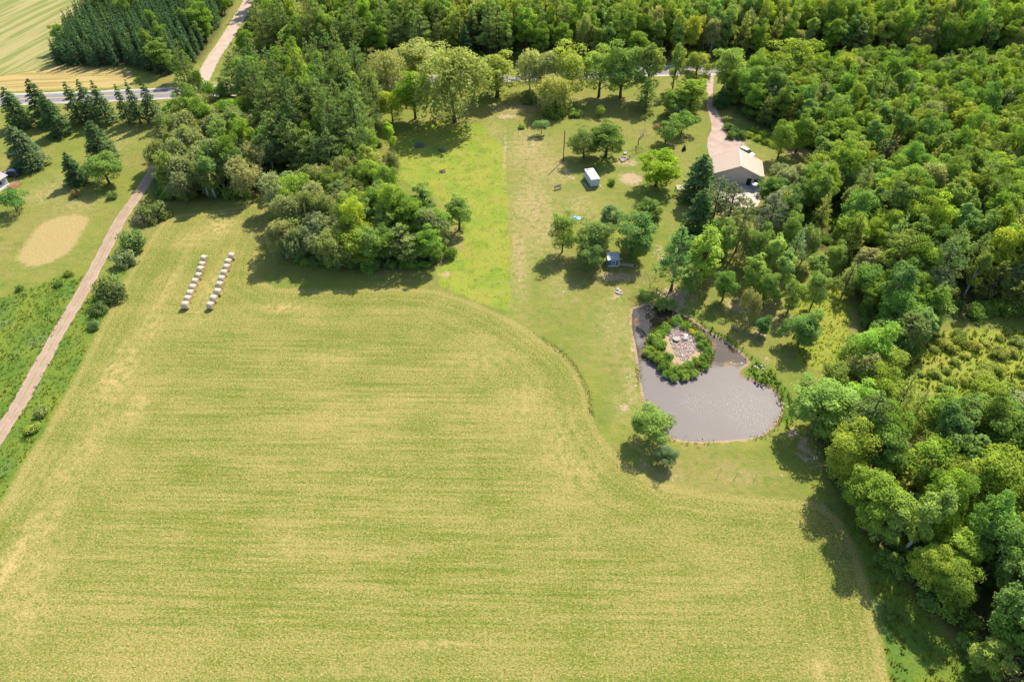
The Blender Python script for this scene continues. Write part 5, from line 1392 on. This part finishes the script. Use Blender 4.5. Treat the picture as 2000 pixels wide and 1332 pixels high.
# crumpled blue tarp
rg = random.Random(8); V = []; F = []; n = 13
for j in range(n):
    for i in range(n):
        x, y = (i / (n - 1) - .5) * 2.4, (j / (n - 1) - .5) * 1.6
        e = 1 - max(abs(x) / 1.2, abs(y) / .8)
        V.append((x + rg.uniform(-.06, .06) + .15 * math.sin(y * 3), y + rg.uniform(-.06, .06), .02 + max(0, e) ** .5 * (.22 + .22 * math.sin(x * 4 + 1) * math.cos(y * 5) + rg.uniform(0, .08))))
for j in range(n - 1):
    for i in range(n - 1): F.append((j * n + i, j * n + i + 1, (j + 1) * n + i + 1, (j + 1) * n + i))
tp = MB().add(V, F).build('tarp', M_BLUETARP, None, 0, True); tp.location = P(1124, 427); tp.rotation_euler = (0, 0, R(-12))
tag(tp, 'crumpled bright blue tarp on the lawn beside a tall tree', 'tarp')

# playhouse
q = P(1197, 521)
ph = empty('playhouse', (q.x, q.y, 0), R(2), 'small slate blue playhouse with white window by the trees', 'playhouse')
MB().box(-1.25, 1.25, 0, 2.3, .12, 1.95).build('wall', M_BLUEWALL, ph)
sb = MB()
for i in range(11): sb.box(-1.26, 1.26, -.022, -.002, .16 + i * .16, .29 + i * .16)
sb.build('siding', M_BLUEWALL, ph)
MB().add([(-1.4, -.2, 1.95), (1.4, -.2, 1.95), (1.4, 2.5, 2.35), (-1.4, 2.5, 2.35), (-1.4, -.2, 1.88), (1.4, -.2, 1.88), (1.4, 2.5, 2.28), (-1.4, 2.5, 2.28)],
         [(0, 1, 2, 3), (7, 6, 5, 4), (0, 4, 5, 1), (1, 5, 6, 2), (2, 6, 7, 3), (3, 7, 4, 0)]).build('roof', M_BLUEROOF, ph)
pw = MB().box(-.28, .42, -.06, -.03, .75, 1.5).build('window', M_DARKGLASS, ph)
f = MB().box(-.38, -.28, -.085, -.03, .65, 1.6).box(.42, .52, -.085, -.03, .65, 1.6).box(-.28, .42, -.085, -.03, 1.5, 1.6).box(-.28, .42, -.085, -.03, .65, .75).box(.04, .10, -.08, -.03, .75, 1.5)
f.build('frame', M_WHITE, pw)
MB().box(-1.3, 1.3, -.09, -.03, .12, .26).box(1.22, 1.32, -.09, -.03, .26, 1.9).build('trim', M_WHITE, ph)
MB().box(-1.25, 1.25, 0, 2.3, 0, .115).build('floor', M_WOOD, ph)
rp = empty('wooden_ramp', (q.x + 1.45, q.y + .35, 0), R(-6), 'plank ramp leading right from the blue playhouse', 'ramp')
for i in range(16):
    x = .02 + i * .205; z = .50 - i * .018
    MB().box(x, x + .185, -.48, .48, z, z + .04).build('plank', M_WOOD, rp)
for y in (-.42, .34): MB().add([(0, y, .49), (3.28, y, .20), (3.28, y + .08, .20), (0, y + .08, .49), (0, y, .38), (3.28, y, .09), (3.28, y + .08, .09), (0, y + .08, .38)],
                               [(0, 1, 2, 3), (7, 6, 5, 4), (0, 4, 5, 1), (1, 5, 6, 2), (2, 6, 7, 3), (3, 7, 4, 0)]).build('beam', M_WOOD, rp)
for x, z in ((.3, .36), (2.9, .13)):
    for y in (-.38, .38): MB().tube([(x, y, -.05), (x, y, z)], .05, 6).build('post', M_WOOD, rp)

# wooden platform left of the spruce
q = P(1335, 369)
pf = empty('wooden_platform', (q.x, q.y, 0), R(-4), 'low pale plank platform half under the dark spruce', 'platform')
for i in range(12): MB().box(-1.9, 1.9, -1.2 + i * .2, -1.02 + i * .2, .38, .43).build('plank', M_WOOD if i % 3 else M_CONC, pf)
for x in (-1.8, 0, 1.7):
    MB().box(x, x + .1, -1.2, 1.18, .24, .379).build('beam', M_WOOD, pf)
    for y in (-1.15, 1.05): MB().box(x, x + .1, y, y + .1, 0, .239).build('post', M_WOOD, pf)

# fire ring, chairs and wood beside the dirt patch
def put_rock(px, py, r, mat, label, seed, z=0.0, flat=.6, group=None, name='rock'):
    me = rock_mesh(name, seed, r, flat); me.materials.append(mat)
    for p in me.polygons: p.use_smooth = False
    o = link(name, me); q = P(px, py, z); o.location = (q.x, q.y, z + r * flat * .55); o.rotation_euler = (0, 0, seed)
    return tag(o, label, 'rock', group)
q = P(1217, 311)
fr = empty('fire_ring', q, 0, 'ring of pale stones round a fire place by the dirt patch', 'fire ring')
for k in range(11):
    a = 2 * math.pi * k / 11; me = rock_mesh('stone', 40 + k, .30, .7); me.materials.append(M_PALESTONE if k % 3 else M_BROWNSTONE)
    o = link('stone', me, fr); o.location = (math.cos(a) * 1.0, math.sin(a) * 1.0, .14)
MB().tube([(0, 0, 0), (0, 0, .04)], .8, 14).build('ash_bed', M_BLACK, fr)
def chair(px, py, rz, label, mat):
    r = empty('lawn_chair', P(px, py), rz, label, 'chair')
    MB().box(-.3, .3, -.28, .28, .38, .43).build('seat', mat, r)
    MB().add([(-.3, .26, .42), (.3, .26, .42), (.3, .5, 1.05), (-.3, .5, 1.05), (-.3, .31, .42), (.3, .31, .42), (.3, .55, 1.05), (-.3, .55, 1.05)],
             [(0, 1, 2, 3), (7, 6, 5, 4), (0, 4, 5, 1), (1, 5, 6, 2), (2, 6, 7, 3), (3, 7, 4, 0)]).build('backrest', mat, r)
    for x in (-.28, .24):
        for y in (-.26, .22): MB().box(x, x + .05, y, y + .05, 0, .379).build('leg', mat, r)
        MB().box(x - .02, x + .07, -.28, .38, .60, .64).build('armrest', mat, r)
chair(1221, 301, R(0), 'white lawn chair behind the fire ring', M_WHITE)
chair(1227, 311, R(-80), 'grey lawn chair right of the fire ring', M_GREYWOOD)
tg = empty('log_pile', P(1216, 316), R(20), 'small heap of split logs in front of the fire ring', 'logs')
for k in range(7):
    MB().tube([(-.5, -.4 + .2 * (k % 4) + .1 * (k // 4), .09 + .16 * (k // 4)), (.5, -.36 + .2 * (k % 4) + .1 * (k // 4), .09 + .16 * (k // 4))], .09, 7).build('log', M_PALESTONE if k % 2 else M_WOOD, tg)

for i, (px, py, r) in enumerate(((1206, 566, .42), (1211, 569, .36), (1208, 573, .46), (1214, 574, .30), (1203, 571, .28))):
    put_rock(px, py, r, M_PALESTONE, 'pale rock in the small heap above the pond corner', 60 + i, group='rocks heaped above the pond corner')
put_rock(1339, 656, .55, M_PALESTONE, 'flat whitish slab rock on the pond island', 71, .1, .4)
put_rock(1338, 663, .62, M_PALESTONE, 'largest grey white boulder on the pond island', 72, .1, .7)
put_rock(1331, 654, .42, M_BROWNSTONE, 'reddish brown rock on the pond island', 73, .1, .6)
put_rock(1322, 641, .28, M_STONE, 'small rock at the far edge of the island stones', 74, .1)
fb = empty('fire_bowl', P(1320.5, 664, .1), 0, 'round black fire bowl on the stony island', 'fire bowl')
MB().tube([(0, 0, .12), (0, 0, .2), (0, 0, .38), (0, 0, .42)], [.25, .5, .66, .68], 20).build('bowl', M_BLACK, fb)
for k in range(3): MB().tube([(math.cos(k * 2.1) * .35, math.sin(k * 2.1) * .35, .2), (math.cos(k * 2.1) * .45, math.sin(k * 2.1) * .45, -.05)], .03, 6).build('leg', M_BLACK, fb)
for i, (px, py, r) in enumerate(((1474, 716, .30), (1479, 719, .24), (1486, 716, .42), (1489, 722, .38), (1491, 730, .30), (1496, 735, .26), (1502, 741, .22))):
    put_rock(px, py, r, M_PALESTONE if i < 3 else M_BROWNSTONE, 'rock lying on the grassy spit of the pond bank', 80 + i, group='rocks on the pond bank', z=-.1)

# cobbles of the island: too small to pick apart
rng = np.random.default_rng(12); bmv, bmf = [], []
base = rock_mesh('tmp', 99, 1.0, .6); bv = np.array([v.co[:] for v in base.vertices]); bf = np.array([p.vertices[:] for p in base.polygons])
a, b = STONY.min(0), STONY.max(0); cnt = 0
while cnt < 1100:
    x, y = rng.uniform(a, b)
    if sdf(STONY, np.array([x]), np.array([y]))[0] < -.1: continue
    r = rng.uniform(.07, .17); an = rng.uniform(0, 6.28); ca, sa = math.cos(an), math.sin(an)
    v = bv * r; v = np.column_stack([v[:, 0] * ca - v[:, 1] * sa + x, v[:, 0] * sa + v[:, 1] * ca + y, v[:, 2] + .12 + r * .2])
    bmv.append(v); bmf.append(bf + cnt * len(bv)); cnt += 1
def cobble_mat():
    t = NT('island_cobbles'); v = t.voro(2.6, 'Color')
    sp = t.n.new('ShaderNodeSeparateColor'); t.l.new(v, sp.inputs[0])
    c = t.mix(sp.outputs[0], (.17, .125, .115), (.30, .235, .215)); c = t.mix(t.ramp(sp.outputs[1], .86, .95), c, (.42, .37, .33))
    t.principled(c, .9, None, .2); return t.m
me = np_mesh('cobbles', np.vstack(bmv), np.vstack(bmf)); me.materials.append(cobble_mat())
tag(link('cobbles', me), 'pinkish grey cobbles covering the middle of the pond island', 'cobbles', None, 'stuff')
bpy.data.meshes.remove(base)

# brush piles
def brush(px, py, w, label, seed, n=170):
    rg = random.Random(seed); mb = MB()
    for _ in range(n):
        a = rg.uniform(0, 6.28); r = w * .5 * rg.random() ** .6; x, y = math.cos(a) * r, math.sin(a) * r
        z = max(.04, (1 - (2 * r / w) ** 2) * w * .32 * rg.random()); d = Vector((rg.gauss(0, 1), rg.gauss(0, 1), rg.gauss(.1, .3))).normalized() * rg.uniform(.3, .8)
        p = Vector((x, y, z)); mb.tube([p - d, p + d], [rg.uniform(.015, .04), .01], 4, cap=False)
    o = mb.build('brush_pile', M_TWIG); o.location = P(px, py); tag(o, label, 'brush pile')
brush(820, 285, 3.2, 'big grey heap of cut branches in the paddock', 1, 260)
brush(863, 294, 2.0, 'smaller grey heap of branches right of the big one', 2, 90)
brush(864, 336, 1.8, 'faint heap of grey twigs lower in the paddock', 3, 70)

for i, (px, py) in enumerate(((1402, 931), (1437, 930), (1475, 933))):
    s = empty('sapling_stake', P(px, py), i, ['left', 'middle', 'right'][i] + ' of three little staked saplings below the pond', 'sapling', 'three little saplings below the pond')
    MB().tube([(0, 0, -.05), (0, 0, 1.1)], [.03, .025], 6).build('stake', M_WOOD, s)
    me = PROTO['bare'][2]; t = link('stem', me['trunk'], s); t.scale = (.12, .12, .13)
